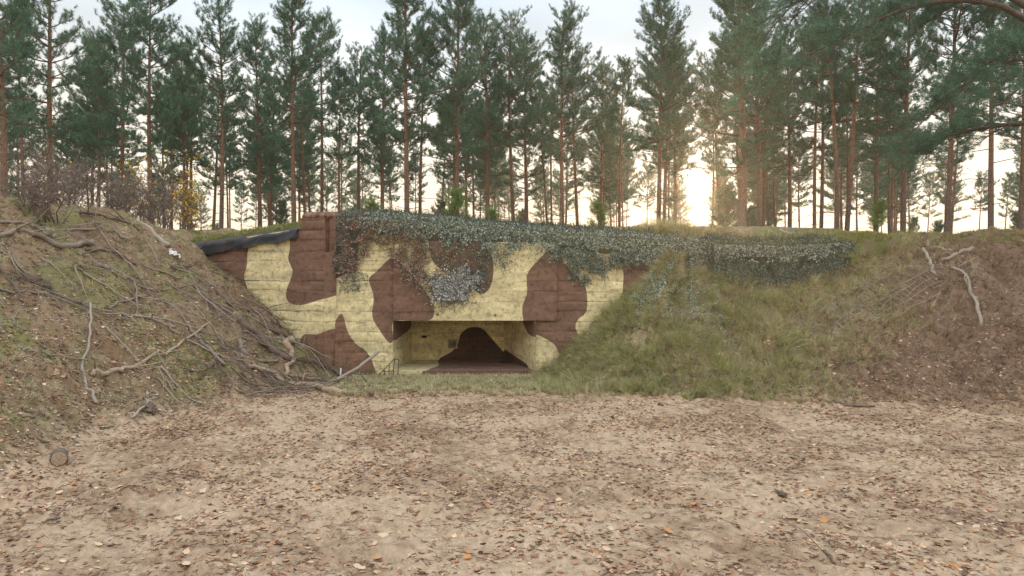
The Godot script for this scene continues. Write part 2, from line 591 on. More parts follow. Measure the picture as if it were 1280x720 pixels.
# a bush of bare stems that fork
func bush(called: String, label: String, at: Vector3, h: float, wide: float, stems: int, group: String, tint: Color, leaves: Color, leaf_n: int, category := "bush") -> void:
	var t := thing(called, label, category, at, group)
	var v := PackedVector3Array()
	var ix := PackedInt32Array()
	var c := PackedColorArray()
	var ends := PackedVector3Array()
	for s in stems:
		var p := Vector3(rr(-0.25, 0.25) * wide, -0.05, rr(-0.25, 0.25) * wide)
		var dir := Vector3(rr(-0.5, 0.5) * wide / h, 1, rr(-0.5, 0.5) * wide / h).normalized()
		var l := h * rr(0.5, 1.0)
		var q := PackedVector3Array([p])
		for k in 4: q.append(p + dir * l * (k + 1) / 4.0 + Vector3(rr(-0.07, 0.07), 0, rr(-0.07, 0.07)) * h)
		tube(v, ix, q, PackedFloat32Array([0.009, 0.008, 0.006, 0.004, 0.0025]), 4, c, vary(tint, 0.25))
		for k in 11:
			var f := rr(0.2, 1.0) * 4.0
			var i := mini(int(f), 3)
			var b := q[i].lerp(q[i + 1], f - i)
			var e := b + (dir * rr(0.2, 1.0) + Vector3(rr(-1, 1), rr(-0.2, 0.7), rr(-1, 1))).normalized() * rr(0.12, 0.45) * h * 0.6
			var mid := b.lerp(e, 0.5) + Vector3(rr(-0.03, 0.03), rr(-0.03, 0.03), rr(-0.03, 0.03))
			tube(v, ix, PackedVector3Array([b, mid, e]), PackedFloat32Array([0.0045, 0.0035, 0.002]), 3, c, vary(tint, 0.25))
			for z in 3:
				var e2 := mid.lerp(e, rng.randf())
				var e3 := e2 + Vector3(rr(-1, 1), rr(-0.4, 0.8), rr(-1, 1)) * 0.14 * h
				tube(v, ix, PackedVector3Array([e2, e3]), PackedFloat32Array([0.003, 0.0015]), 3, c, vary(tint, 0.25))
				ends.append(e3)
			ends.append(e)
	part("stems", smooth_mesh(v, ix, PackedVector2Array(), c), M.tinted, t)
	if leaf_n > 0:
		var xf := []
		var cs := PackedColorArray()
		for k in leaf_n:
			var e := ends[rng.randi_range(0, ends.size() - 1)]
			xf.append(Transform3D(Basis.from_euler(Vector3(rr(-1, 1), rr(0, TAU), rr(-1, 1))).scaled_local(Vector3.ONE * rr(0.7, 1.3)), e + Vector3(rr(-0.03, 0.03), rr(-0.04, 0.02), rr(-0.03, 0.03))))
			cs.append(vary(leaves, 0.25))
		copies("leaves", M.leaf_mesh, M.leaf, xf, cs, t)

func leaf_shape(l: float, w: float, curl: float) -> ArrayMesh:
	var v := PackedVector3Array()
	var rowz := [-0.5, -0.2, 0.12, 0.5]
	var roww := [0.06, 0.5, 0.42, 0.02]
	var P := []
	for i in 4:
		var lift: float = curl * l * (rowz[i] * rowz[i]) * 2.0
		P.append([Vector3(-roww[i] * w, lift + curl * w * 0.8 * roww[i], rowz[i] * l), Vector3(0, lift, rowz[i] * l), Vector3(roww[i] * w, lift + curl * w * 0.8 * roww[i], rowz[i] * l)])
	for i in 3:
		for k in 2:
			v.append_array(PackedVector3Array([P[i][k], P[i][k + 1], P[i + 1][k + 1], P[i][k], P[i + 1][k + 1], P[i + 1][k]]))
	return flat_mesh(v)

func blade_tuft(n: int, h: float, spread: float, wide: float, droop: float) -> ArrayMesh:
	var v := PackedVector3Array()
	for i in n:
		var a := rng.randf() * TAU
		var out := Vector3(cos(a), 0, sin(a))
		var side := Vector3(-sin(a), 0, cos(a)) * wide
		var l := h * rr(0.55, 1.0)
		var b := out * rr(0.0, 0.03)
		var s := spread * rr(0.3, 1.2)
		var m := b + Vector3(0, l * 0.55, 0) + out * s * l * 0.35
		var e := b + Vector3(0, l * (1.0 - droop * s * 0.6), 0) + out * s * l * 1.0
		v.append_array(PackedVector3Array([b - side, b + side, m + side * 0.7, b - side, m + side * 0.7, m - side * 0.7, m - side * 0.7, m + side * 0.7, e]))
	return flat_mesh(v)

func facing(up: Vector3, turn: float) -> Basis:
	var x := up.cross(Vector3(sin(turn), 0.01, cos(turn))).normalized()
	return Basis(x, up, x.cross(up).normalized())

# ---------------------------------------------------------------- the bunker's outline
const EDGE := [[-6.3, 12.5, 2.22], [-5.6, 12.24, 2.06], [-4.4, 11.66, 2.16], [-3.3, 11.14, 2.27], [-2.7, 10.93, 2.40], [-2.2, 10.93, 2.42], [-1.0, 10.93, 2.31], [0.0, 10.92, 2.22], [1.0, 10.92, 2.14], [2.0, 10.92, 2.07], [2.9, 10.93, 2.02], [3.05, 10.93, 1.99], [4.0, 10.93, 1.97], [5.0, 10.95, 2.02], [6.2, 11.5, 2.12]]

func edge(x: float) -> Vector2:      # distance and height of the roof's front edge
	for i in EDGE.size() - 1:
		if x < EDGE[i + 1][0]:
			var t := clampf((x - EDGE[i][0]) / (EDGE[i + 1][0] - EDGE[i][0]), 0.0, 1.0)
			return Vector2(lerpf(EDGE[i][1], EDGE[i + 1][1], t), lerpf(EDGE[i][2], EDGE[i + 1][2], t))
	return Vector2(EDGE[-1][1], EDGE[-1][2])

func roof_at(x: float, back: float) -> Vector3:     # a point of the earth cover, that far behind its edge
	var e := edge(x)
	var y := e.y + 0.16 * (1.0 - exp(-back * 2.5)) + nz.get_noise_2d(x * 5.0, back * 5.0) * 0.03
	y = lerpf(y, 2.5, smoothstep(0.8, 3.0, back))
	return Vector3(x, y, -(e.x + back))

func xy(a: Array) -> PackedVector2Array:
	var o := PackedVector2Array()
	for i in range(0, a.size(), 2): o.append(Vector2(a[i], a[i + 1]))
	return o

func face_d(x: float, y: float) -> float:
	if x > 3.03: return 10.72
	if x > -1.82 and x < 0.70 and y < 2.05: return 10.74 + 0.05 * (y + 0.4)
	return 10.78 + 0.05 * (y + 0.4)

# loose scrim of a camouflage net on the face of the bunker
func net_patch(xf: Array, cs: PackedColorArray, cords: PackedVector3Array, poly: PackedVector2Array, n: int, palette: Array, s: float, stand := 0.022, soft := 0.05) -> void:
	var lo := poly[0]
	var hi := poly[0]
	for p in poly:
		lo = lo.min(p - Vector2.ONE * soft)
		hi = hi.max(p + Vector2.ONE * soft)
	var done := 0
	var tries := 0
	while done < n and tries < n * 20:
		tries += 1
		var p := Vector2(rr(lo.x, hi.x), rr(lo.y, hi.y))
		var q := p + Vector2(nz.get_noise_2d(p.x * 9.0, p.y * 9.0), nz.get_noise_2d(p.x * 9.0 + 40.0, p.y * 9.0)) * 0.16 + Vector2(rng.randfn(0.0, soft), rng.randfn(0.0, soft * 1.4))
		if not Geometry2D.is_point_in_polygon(q, poly): continue
		var e := edge(p.x)
		if s < 1.15 and p.y < e.y - 0.15 and nz2.get_noise_2d(p.x * 6.0, p.y * 6.0) < -0.32: continue
		var at: Vector3
		if p.y > e.y + 0.02:
			at = roof_at(p.x, (p.y - e.y) * 2.0) + Vector3(0, rr(0.01, 0.06), 0)
		else:
			at = Vector3(p.x, p.y, -(face_d(p.x, p.y) - stand - absf(nz.get_noise_2d(p.x * 3.0, p.y * 3.0)) * 0.02 + rr(-0.008, 0.008)))
		var b := Basis.from_euler(Vector3(PI / 2 + rr(-0.9, 0.9), rr(-0.9, 0.9), rr(0, TAU)), EULER_ORDER_ZYX)
		b = Basis(Vector3.FORWARD, rr(0, TAU)) * Basis.from_euler(Vector3(PI / 2 + rr(-0.5, 0.5), rr(-0.5, 0.5), 0))
		xf.append(Transform3D(b.scaled_local(Vector3(rr(0.6, 1.2), rr(0.6, 1.6), rr(0.7, 1.5)) * s), at))
		cs.append(vary(palette[rng.randi_range(0, palette.size() - 1)], 0.22))
		if done % 3 == 0:
			var a := rr(0, TAU)
			var l := rr(0.05, 0.12)
			var dv := Vector3(cos(a), sin(a), rr(-0.2, 0.2)) * l
			var w := Vector3(-sin(a), cos(a), 0) * 0.0016
			cords.append_array(PackedVector3Array([at - dv - w, at - dv + w, at + dv + w, at - dv - w, at + dv + w, at + dv - w]))
		done += 1

func net(called: String, label: String, patches: Array) -> void:
	var t := thing(called, label, "camouflage net", Vector3.ZERO, "camouflage nets on the bunker")
	var xf := []
	var cs := PackedColorArray()
	var cords := PackedVector3Array()
	for p in patches: net_patch(xf, cs, cords, p[0], p[1], p[2], p[3], p[4] if p.size() > 4 else 0.022, p[5] if p.size() > 5 else 0.05)
	copies("scrim", M.scrap, M.net, xf, cs, t)
	var c := part("cords", flat_mesh(cords), M.cord, t)
	c.set_meta("kind", "stuff")

func scatter(called: String, mesh: Mesh, m: Material, n: int, box: Rect2, dens: Callable, tints: Array, size: Vector2, lean: float, sink := 0.0, fall := 0.0) -> MultiMeshInstance3D:
	var xf := []
	var cs := PackedColorArray()
	var tries := 0
	while xf.size() < n and tries < n * 12:
		tries += 1
		var x := rr(box.position.x, box.end.x)
		var d := rr(box.position.y, box.end.y)
		if rng.randf() > float(dens.call(x, d)): continue
		var up := slope_up(x, d)
		if lean > 0.5: up = (up + Vector3.UP * 0.6).normalized()
		if fall > 0.0:
			var nn := slope_up(x, d)
			up = (nn + Vector3(nn.x, 0, nn.z) * fall * rr(0.4, 1.6) + Vector3.UP * 0.2).normalized()
		up = (up + Vector3(rr(-1, 1), 0, rr(-1, 1)) * lean * 0.5).normalized()
		xf.append(Transform3D(facing(up, rr(0, TAU)).scaled_local(Vector3.ONE * rr(size.x, size.y)), gp(x, d, -sink)))
		cs.append(vary(tints[rng.randi_range(0, tints.size() - 1)], 0.22))
	return copies(called, mesh, m, xf, cs)

# ================================================================ the scene
func _ready() -> void:
	var sun_to := Vector3(sin(deg_to_rad(14.2)) * cos(deg_to_rad(6.3)), sin(deg_to_rad(6.3)), -cos(deg_to_rad(14.2)) * cos(deg_to_rad(6.3)))
	# camera
	var cam := Camera3D.new()
	cam.name = "camera"
	cam.fov = 44.0
	cam.position = Vector3(0, 1.6, 0)
	cam.rotation_degrees = Vector3(-1.29, 0, 0)
	cam.near = 0.05
	cam.far = 2000.0
	add_child(cam)
	cam.current = true
	# sky: thin bright cloud, warm round the low sun
	var env := Environment.new()
	env.background_mode = Environment.BG_SKY
	var pano := PanoramaSkyMaterial.new()
	pano.panorama = sky_image(sun_to)
	var sky := Sky.new()
	sky.sky_material = pano
	env.sky = sky
	env.tonemap_mode = Environment.TONE_MAPPER_LINEAR
	env.tonemap_exposure = 2.4
	env.ambient_light_source = Environment.AMBIENT_SOURCE_SKY
	env.volumetric_fog_enabled = true
	env.volumetric_fog_density = 0.0010
	env.volumetric_fog_albedo = Color(1.0, 0.96, 0.90)
	env.volumetric_fog_anisotropy = 0.76
	env.sdfgi_enabled = true
	env.ssao_enabled = true
	env.ssil_enabled = true
	var we := WorldEnvironment.new()
	we.name = "world_environment"
	we.environment = env
	add_child(we)
	# the sun, low behind the pines and veiled
	var sun := DirectionalLight3D.new()
	sun.name = "sun"
	sun.light_energy = 0.6
	sun.light_color = Color(1.0, 0.86, 0.68)
	sun.light_angular_distance = 1.0
	sun.shadow_enabled = true
	add_child(sun)
	sun.look_at_from_position(sun_to * 50.0, Vector3.ZERO)

	rng.seed = 11
	nz.seed = 3
	nz.frequency = 0.5
	nz.fractal_octaves = 3
	nz2.seed = 8
	nz2.frequency = 0.5
	nz2.fractal_octaves = 2
	for f in FOOT: foot_poly.append(Vector2(f[0], f[1]))
	materials()
	build_ground()
	build_bunker()
	build_forest()
	build_nets()
	build_branches()
	build_details()
	build_cover()

func sky_image(sun_to: Vector3) -> ImageTexture:
	var W := 1024
	var H := 512
	var im := Image.create_empty(W, H, false, Image.FORMAT_RGBF)
	var g := FastNoiseLite.new()
	g.seed = 21
	g.frequency = 1.3
	g.fractal_octaves = 4
	var low := Vector3(0.60, 0.51, 0.385)
	var mid := Vector3(0.36, 0.41, 0.45)
	var high := Vector3(0.74, 0.79, 0.85)
	for y in H:
		var el := PI * (0.5 - (y + 0.5) / H)
		for x in W:
			var az := TAU * ((x + 0.5) / W - 0.5)
			var v := Vector3(sin(az) * cos(el), sin(el), -cos(az) * cos(el))
			var c: Vector3
			if el > 0.0:
				var e := rad_to_deg(el)
				c = low.lerp(mid, smoothstep(2.0, 22.0, e)).lerp(high, smoothstep(18.0, 60.0, e))
				var cl := g.get_noise_3d(v.x * 1.2, v.y * 3.2, v.z * 1.2)
				c *= 1.0 + cl * 0.35
			else:
				c = Vector3(0.55, 0.50, 0.44)
			var a := rad_to_deg(acos(clampf(v.dot(sun_to), -1.0, 1.0)))
			c += Vector3(0.36, 0.13, -0.08) * exp(-a / 20.0) + Vector3(0.55, 0.2, -0.03) * exp(-a / 2.6) + Vector3(30, 24, 14) * exp(-a * a / 0.5)
			im.set_pixel(x, y, Color(c.x, c.y, c.z))
	return ImageTexture.create_from_image(im)

func materials() -> void:
	var grit := noise_texture(0.03, Color(0.45, 0.45, 0.45), Color(1, 1, 1), 31, 256)
	M.ground = mat(Color.WHITE, 0.95, true)
	M.ground.albedo_texture = litter_texture()
	M.ground.uv1_triplanar = true
	M.ground.uv1_world_triplanar = true
	M.ground.uv1_scale = Vector3.ONE * 0.62
	M.bark = mat(Color.WHITE, 0.92, true)
	M.bark.albedo_texture = noise_texture(0.035, Color(0.55, 0.55, 0.55), Color(1, 1, 1), 41, 256)
	M.bark.uv1_triplanar = true
	M.bark.uv1_scale = Vector3(2.5, 0.9, 2.5)
	M.needles = mat(Color.WHITE, 0.62, true)
	M.needles.backlight_enabled = true
	M.needles.backlight = Color(0.45, 0.5, 0.3)
	M.tinted = mat(Color.WHITE, 0.9, true)
	for e in [["deadwood", Color(0.12, 0.092, 0.07), Color(0.42, 0.35, 0.28), 51], ["darkwood", Color(0.07, 0.05, 0.04), Color(0.27, 0.195, 0.145), 52], ["barked", Color(0.28, 0.20, 0.14), Color(0.54, 0.41, 0.30), 53], ["pale", Color(0.20, 0.165, 0.13), Color(0.52, 0.45, 0.37), 54]]:
		var m := mat(Color.WHITE, 0.9)
		m.albedo_texture = noise_texture(0.04, e[1].linear_to_srgb(), e[2].linear_to_srgb(), e[3], 256)
		m.uv1_triplanar = true
		m.uv1_scale = Vector3(5.3, 14.0, 5.3)
		M[e[0]] = m
	M.cream = mat(lin(0.62, 0.53, 0.30), 0.9)
	M.brown = mat(lin(0.19, 0.085, 0.06), 0.9)
	for k in ["cream", "brown"]:
		M[k].albedo_texture = grit
		M[k].uv1_triplanar = true
	M.cap = mat(lin(0.36, 0.22, 0.15), 0.92)
	M.cap.albedo_texture = grit
	M.cap.uv1_triplanar = true
	M.concrete = mat(lin(0.30, 0.28, 0.25), 0.92)
	M.concrete.albedo_texture = grit
	M.concrete.uv1_triplanar = true
	M.rubber = mat(lin(0.022, 0.022, 0.024), 0.6)
	M.iron = mat(lin(0.045, 0.035, 0.03), 0.75)
	M.wire = mat(lin(0.33, 0.28, 0.23), 0.7)
	M.white = mat(lin(0.75, 0.75, 0.72), 0.6)
	M.leaf = mat(Color.WHITE, 0.75, true)
	M.leaf.backlight_enabled = true
	M.leaf.backlight = Color(0.3, 0.3, 0.2)
	M.grass = mat(Color.WHITE, 0.7, true)
	M.grass.backlight_enabled = true
	M.grass.backlight = Color(0.4, 0.45, 0.25)
	M.net = mat(Color.WHITE, 0.85, true)
	M.cord = mat(lin(0.07, 0.08, 0.065), 0.9)
	M.leaf_mesh = leaf_shape(0.05, 0.036, 0.25)
	M.leaf_mats = []
	for c in [Color(0.62, 0.44, 0.29), Color(0.40, 0.22, 0.13), Color(0.52, 0.24, 0.08), Color(0.58, 0.44, 0.31), Color(0.25, 0.13, 0.085)]:
		M.leaf_mats.append(mat(c.linear_to_srgb(), 0.75))
	M.scrap = leaf_shape(0.024, 0.016, 0.4)
	tuft = make_tuft(24, 0.0078, 1.1)

func build_ground() -> void:
	cache.resize(FNX * FND)
	for j in FND:
		for i in FNX:
			cache[j * FNX + i] = ground_exact(FX0 + i * FS, FD0 + j * FS)
	for k in 420:                        # trodden hollows with pushed-up rims
		var fx := rr(-4.2, 6.0)
		var fd := rr(3.0, 9.6)
		if ground_base(fx, fd) > 0.0: continue
		var turn := rr(0, PI)
		var deep := rr(0.012, 0.034)
		var ci := int((fx - FX0) / FS)
		var cj := int((fd - FD0) / FS)
		for j in range(cj - 6, cj + 7):
			for i in range(ci - 6, ci + 7):
				if i < 0 or j < 0 or i >= FNX or j >= FND: continue
				var q := Vector2(FX0 + i * FS - fx, FD0 + j * FS - fd).rotated(turn)
				var r := Vector2(q.x / 0.15, q.y / 0.075).length()
				cache[j * FNX + i] += deep * (-exp(-r * r) + 0.4 * exp(-(r - 1.5) * (r - 1.5) * 4.0))
	var xs := PackedFloat32Array()
	var ds := PackedFloat32Array()
	var far := [0.15, 0.35, 0.6, 1.0, 1.5, 2.2, 3, 4, 5.2, 6.8, 9, 12, 16, 21, 28, 37, 50, 68, 95, 140, 220, 380, 700]
	for k in far.size(): xs.append(FX0 - far[far.size() - 1 - k])
	for i in FNX: xs.append(FX0 + i * FS)
	for f in far: xs.append(FX0 + (FNX - 1) * FS + f)
	for k in far.size(): ds.append(FD0 - far[far.size() - 1 - k])
	for j in FND: ds.append(FD0 + j * FS)
	for f in far: ds.append(FD0 + (FND - 1) * FS + f)
	var v := PackedVector3Array()
	var c := PackedColorArray()
	var idx := PackedInt32Array()
	var nx := xs.size()
	for j in ds.size():
		for i in nx:
			var x := xs[i]
			var d := ds[j]
			var h := ground(x, d)
			v.append(Vector3(x, h, -d))
			c.append(soil(x, d, ground_base(x, d) if absf(x) < 30.0 and d < 40.0 else 2.3))
	for j in ds.size() - 1:
		for i in nx - 1:
			var a := j * nx + i
			idx.append_array(PackedInt32Array([a, a + nx, a + 1, a + 1, a + nx, a + nx + 1]))
	var g := part("ground", smooth_mesh(v, idx, PackedVector2Array(), c), M.ground)
	g.set_meta("kind", "structure")
	g.set_meta("label", "sandy ground and banks strewn with needles")
	# earth over the bunker roof
	v = PackedVector3Array()
	c = PackedColorArray()
	idx = PackedInt32Array()
	var bx := [-0.03, 0.0, 0.06, 0.14, 0.25, 0.4, 0.6, 0.9, 1.4, 2.2, 3.2, 4.5]
	var n := 160
	for j in bx.size():
		for i in n + 1:
			var x := lerpf(-6.3, 6.2, float(i) / n)
			var p := roof_at(x, maxf(bx[j], 0.0))
			if j == 0: p += Vector3(0, -0.22, 0.02)
			p.y += nz2.get_noise_2d(x * 16.0, bx[j] * 16.0) * 0.02
			v.append(p)
			var m := nz.get_noise_2d(x * 4.0, bx[j] * 4.0)
			c.append(Color(0.20, 0.17, 0.09).lerp(Color(0.15, 0.165, 0.05), clampf(0.5 + m * 1.6, 0.0, 1.0)))
	for j in bx.size() - 1:
		for i in n:
			var a := j * (n + 1) + i
			idx.append_array(PackedInt32Array([a, a + n + 1, a + 1, a + 1, a + n + 1, a + n + 2]))
	var r := part("earth_cover", smooth_mesh(v, idx, PackedVector2Array(), c), M.ground)
	r.set_meta("kind", "structure")
	r.set_meta("label", "mossy earth heaped over the bunker roof")

func build_bunker() -> void:
	var t := thing("bunker", "concrete bunker painted in cream and brown camouflage patches", "bunker", Vector3(0, 0, -10.8))
	var off := Vector3(0, 0, 10.8)
	var brown := lin(0.20, 0.118, 0.085)
	var umber := lin(0.18, 0.12, 0.085)
	var front := [
		[0.09, 3.03, 0.72, 3.03, 0.68, 2.67, 0.64, 2.24, 0.58, 2.06, 0.39, 1.94, 0.24, 1.85, 0.09, 1.76],
		[1.15, 2.21, 0.94, 2.02, 0.82, 1.9, 0.85, 1.76, 0.89, 1.6, 0.87, 1.33, 0.98, 1.12, 1.12, 0.93, 1.19, 0.97, 1.21, 1.25, 1.73, 1.26, 1.82, 1.45, 1.73, 1.64, 1.55, 1.88, 1.33, 2.12],
		[1.67, 2.67, 1.73, 2.48, 1.76, 2.24, 1.91, 2.05, 2.21, 1.94, 2.42, 1.73, 2.56, 1.67, 2.67, 1.78, 2.72, 2.02, 2.68, 2.27, 2.52, 2.48, 2.39, 2.67],
		[3.58, 2.34, 3.34, 2.12, 3.23, 1.94, 3.23, 1.68, 3.16, 1.47, 3.18, 1.25, 3.25, 1.07, 3.42, 1.03, 3.64, 0.9, 3.74, 0.74, 3.86, 0.81, 4.03, 0.96, 3.97, 1.15, 4.01, 1.28, 4.13, 1.39, 4.15, 1.59, 4.1, 1.82, 3.86, 2.07, 3.7, 2.29],
		[4.58, 2.36, 4.7, 2.04, 4.7, 1.73, 4.77, 1.52, 6.21, 1.52, 6.21, 2.61],
		[0.41, 1.36, 0.3, 1.25, 0.18, 1.08, 0.04, 1.03, -0.03, 0.18, 0.94, 0.18, 0.89, 0.58, 0.78, 0.79, 0.62, 0.91, 0.5, 1.08],
	]
	var cols := [brown, brown, umber, brown, brown, lin(0.235, 0.138, 0.093)]
	var pf := []
	for i in 6: pf.append([cols[i], xy(front[i])])
	var texf := wall_mat(paint(6.2, 3.0, 260.0, pf, 210, 101, true))
	var size_f := Vector2(6.2, 3.0)
	var O := Vector3(-3.0, -0.4, -10.8) + off
	var up := Vector3.UP
	var topf := func(a: float) -> float: return edge(a - 3.0).y + 0.38
	part("front_wall", panel(O + Vector3(0.30, 0, 0), Vector3.RIGHT, up, 0.894, 0.0, func(a: float) -> float: return topf.call(a + 0.30), Vector2(0.30, 0), size_f, true, 0.05), texf, t)
	part("front_wall", panel(O + Vector3(3.364, 0, 0), Vector3.RIGHT, up, 2.836, 0.0, func(a: float) -> float: return minf(topf.call(a + 3.364), 2.36) if a > 2.6 else topf.call(a + 3.364), Vector2(3.364, 0), size_f, true, 0.05), texf, t)
	part("front_wall", panel(O + Vector3(1.19, 0, 0), Vector3.RIGHT, up, 2.18, 2.40, func(a: float) -> float: return topf.call(a + 1.19), Vector2(1.19, 0), size_f, true, 0.05), texf, t)
	var lint := part("lintel", panel(O + Vector3(1.194, 0, 0.035), Vector3.RIGHT, up, 2.49, 1.26, func(_a: float) -> float: return 2.46, Vector2(1.194, 0), size_f, false, 0.05), texf, t)
	part("core", box_mesh(Vector3(-1.803, 0.865, -10.98) + off, Vector3(0.687, 2.05, -10.90) + off, 0.01), M.cream, lint)
	for p in [Vector2(-1.13, 0.957), Vector2(-0.255, 0.945)]:      # two bolt heads low on the lintel
		var b := MeshInstance3D.new()
		var s := SphereMesh.new()
		s.radius = 0.022
		s.height = 0.04
		s.radial_segments = 12
		s.rings = 6
		b.mesh = s
		b.material_override = M.cap
		b.name = "bolt"
		b.position = Vector3(p.x, p.y, -0.025)
		lint.add_child(b, true)
	# solid concrete behind the skins
	part("core", box_mesh(Vector3(-2.66, -0.4, -12.3) + off, Vector3(-1.835, 2.2, -10.99) + off, 0.02), M.concrete, t)
	part("core", box_mesh(Vector3(0.40, -0.4, -12.3) + off, Vector3(3.1, 1.9, -10.99) + off, 0.02), M.concrete, t)
	part("roof_slab", box_mesh(Vector3(-2.62, 0.862, -13.2) + off, Vector3(3.15, 2.0, -11.0) + off, 0.02), M.concrete, t)
	# embrasure
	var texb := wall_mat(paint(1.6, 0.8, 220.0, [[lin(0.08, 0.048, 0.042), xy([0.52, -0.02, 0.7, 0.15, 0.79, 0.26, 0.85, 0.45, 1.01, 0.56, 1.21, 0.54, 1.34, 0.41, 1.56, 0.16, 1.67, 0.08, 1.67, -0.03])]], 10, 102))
	part("back_wall", panel(Vector3(-1.72, 0.095, -12.17) + off, Vector3.RIGHT, up, 1.6, 0.0, func(_a: float) -> float: return 0.79, Vector2.ZERO, Vector2(1.6, 0.8), false), texb, t)
	var texl := wall_mat(paint(1.42, 0.8, 220.0, [[brown, xy([-0.31, 0.79, 1.24, 0.69, 1.24, 0.55, 0.38, 0.47, -0.0, 0.46, -0.31, 0.46])]], 8, 103))
	part("cheek_wall", panel(Vector3(-1.806, 0.095, -10.80) + off, Vector3(0.086, 0, -1.38).normalized(), up, 1.40, 0.0, func(_a: float) -> float: return 0.79, Vector2.ZERO, Vector2(1.42, 0.8), false), texl, t)
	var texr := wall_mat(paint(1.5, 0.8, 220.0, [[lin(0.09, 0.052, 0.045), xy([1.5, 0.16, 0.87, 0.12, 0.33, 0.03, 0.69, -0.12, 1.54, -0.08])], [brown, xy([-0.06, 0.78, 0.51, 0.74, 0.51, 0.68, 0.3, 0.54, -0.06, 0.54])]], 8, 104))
	part("cheek_wall", panel(Vector3(0.364, 0.095, -10.80) + off, Vector3(-0.50, 0, -1.37).normalized(), up, 1.47, 0.0, func(_a: float) -> float: return 0.79, Vector2.ZERO, Vector2(1.5, 0.8), false), texr, t)
	var texs := wall_mat(paint(2.3, 1.5, 220.0, [[lin(0.20, 0.12, 0.09), xy([0.66, -0.19, 0.67, 0.62, 0.68, 1.57, 1.74, 1.57, 2.31, 0.82, 2.27, -0.19])]], 20, 105))
	var slab := part("sill", panel(Vector3(-1.85, 0.10, -10.78) + off, Vector3.RIGHT, Vector3(0, 0, -1), 2.3, 0.0, func(_a: float) -> float: return 1.45, Vector2.ZERO, Vector2(2.3, 1.5), false), texs, t)
	part("core", box_mesh(Vector3(-1.83, -0.3, -12.3) + off, Vector3(0.42, 0.094, -10.795) + off, 0.01), M.concrete, slab)
	part("sill_face", panel(Vector3(-1.83, -0.3, -10.782) + off, Vector3.RIGHT, up, 2.24, 0.0, func(_a: float) -> float: return 0.402, Vector2(0.02, 0), Vector2(2.3, 1.5), false), wall_mat(paint(2.3, 1.5, 160.0, [[lin(0.18, 0.10, 0.075), xy([0.66, -0.5, 0.70, 0.7, 2.6, 0.7, 2.6, -0.5])]], 0, 106)), slab)
	part("ceiling", box_mesh(Vector3(-1.83, 0.868, -12.2) + off, Vector3(0.40, 0.92, -10.99) + off, 0.004), M.cream, t)
	var box_p := thing_part("vent_plate", box_mesh(Vector3(-1.09, 0.29, -12.165) + off, Vector3(-0.93, 0.45, -12.13) + off, 0.008), M.cream, t)
	part("grille", box_mesh(Vector3(-1.065, 0.315, -12.132) + off, Vector3(-0.955, 0.425, -12.125) + off, 0.002), M.concrete, box_p)
	part("bracket", box_mesh(Vector3(-1.54, 0.475, -12.165) + off, Vector3(-1.46, 0.515, -12.11) + off, 0.008), M.iron, t)
	# wing wall going back to the left, with the raised corner
	var wing := [
		[2.98, 2.68, 1.66, 2.65, 1.55, 2.19, 1.62, 1.94, 1.66, 1.68, 2.98, 2.0],
		[0.58, 2.93, 0.66, 2.37, 0.69, 2.19, 0.61, 2.0, 0.74, 1.69, 0.69, 1.53, 0.46, 1.49, 0.15, 1.56, 0.01, 1.68, -0.08, 1.88, -0.08, 3.03],
		[0.46, 0.96, 0.14, 1.05, -0.02, 1.08, -0.02, 0.24, 0.46, 0.21],
	]
	var pw := []
	for w in wing:
		var q := PackedVector2Array()
		for p in xy(w): q.append(Vector2(3.1 - (p.x if p.x > 0.02 else -0.25), p.y))
		pw.append([brown if pw.size() != 2 else lin(0.235, 0.138, 0.093), q])
	var texw := wall_mat(paint(3.3, 3.0, 260.0, pw, 130, 107))
	var dir := Vector3(2.35, 0, 1.1).normalized()
	var wl := Vector3(-2.85, -0.4, -10.8) + off - dir * 3.1
	part("wing_wall", panel(wl, dir, up, 2.66, 0.0, func(a: float) -> float: return 2.42 + 0.25 * a / 2.66, Vector2.ZERO, Vector2(3.3, 3.0), true), texw, t)
	var pil := part("corner_pillar", panel(wl + dir * 2.66, dir, up, 0.44, 0.0, func(_a: float) -> float: return 2.83, Vector2(2.66, 0), Vector2(3.3, 3.0), true), texw, t)
	part("chamfer", panel(Vector3(-2.85, -0.4, -10.8) + off, Vector3(0.17, 0, -0.07).normalized(), up, 0.184, 0.0, func(_a: float) -> float: return 2.85, Vector2(3.1, 0), Vector2(3.3, 3.0), false), texw, pil)
	var cap := part("cap", box_mesh(Vector3(-0.45, -0.04, -0.36), Vector3(0.11, 0.085, 0.012), 0.05), M.cap, pil)
	cap.transform = Transform3D(Basis(dir, up, dir.cross(up)), Vector3(-2.85, 2.43, -10.8) + off)
	part("core", box_mesh(Vector3(-2.64, -0.4, -0.32), Vector3(0.02, 2.02, -0.02), 0.02), M.concrete, t).transform = Transform3D(Basis(dir, up, dir.cross(up)), Vector3(-2.85, 0, -10.8) + off)
	part("core", box_mesh(Vector3(-0.42, 1.9, -0.34), Vector3(0.06, 2.42, -0.02), 0.02), M.brown, pil).transform = Transform3D(Basis(dir, up, dir.cross(up)), Vector3(-2.85, 0, -10.8) + off)
	# buried end of the other wing
	part("buried_wing_wall", box_mesh(Vector3(3.05, 0.3, -12.4) + off, Vector3(4.5, 1.93, -10.78) + off, 0.03), M.concrete, t)

	# tarpaulin strip along the wing wall's top
	var v := PackedVector3Array()
	var idx := PackedInt32Array()
	var n := 60
	var tl := wl - off
	var nrm := dir.cross(up)
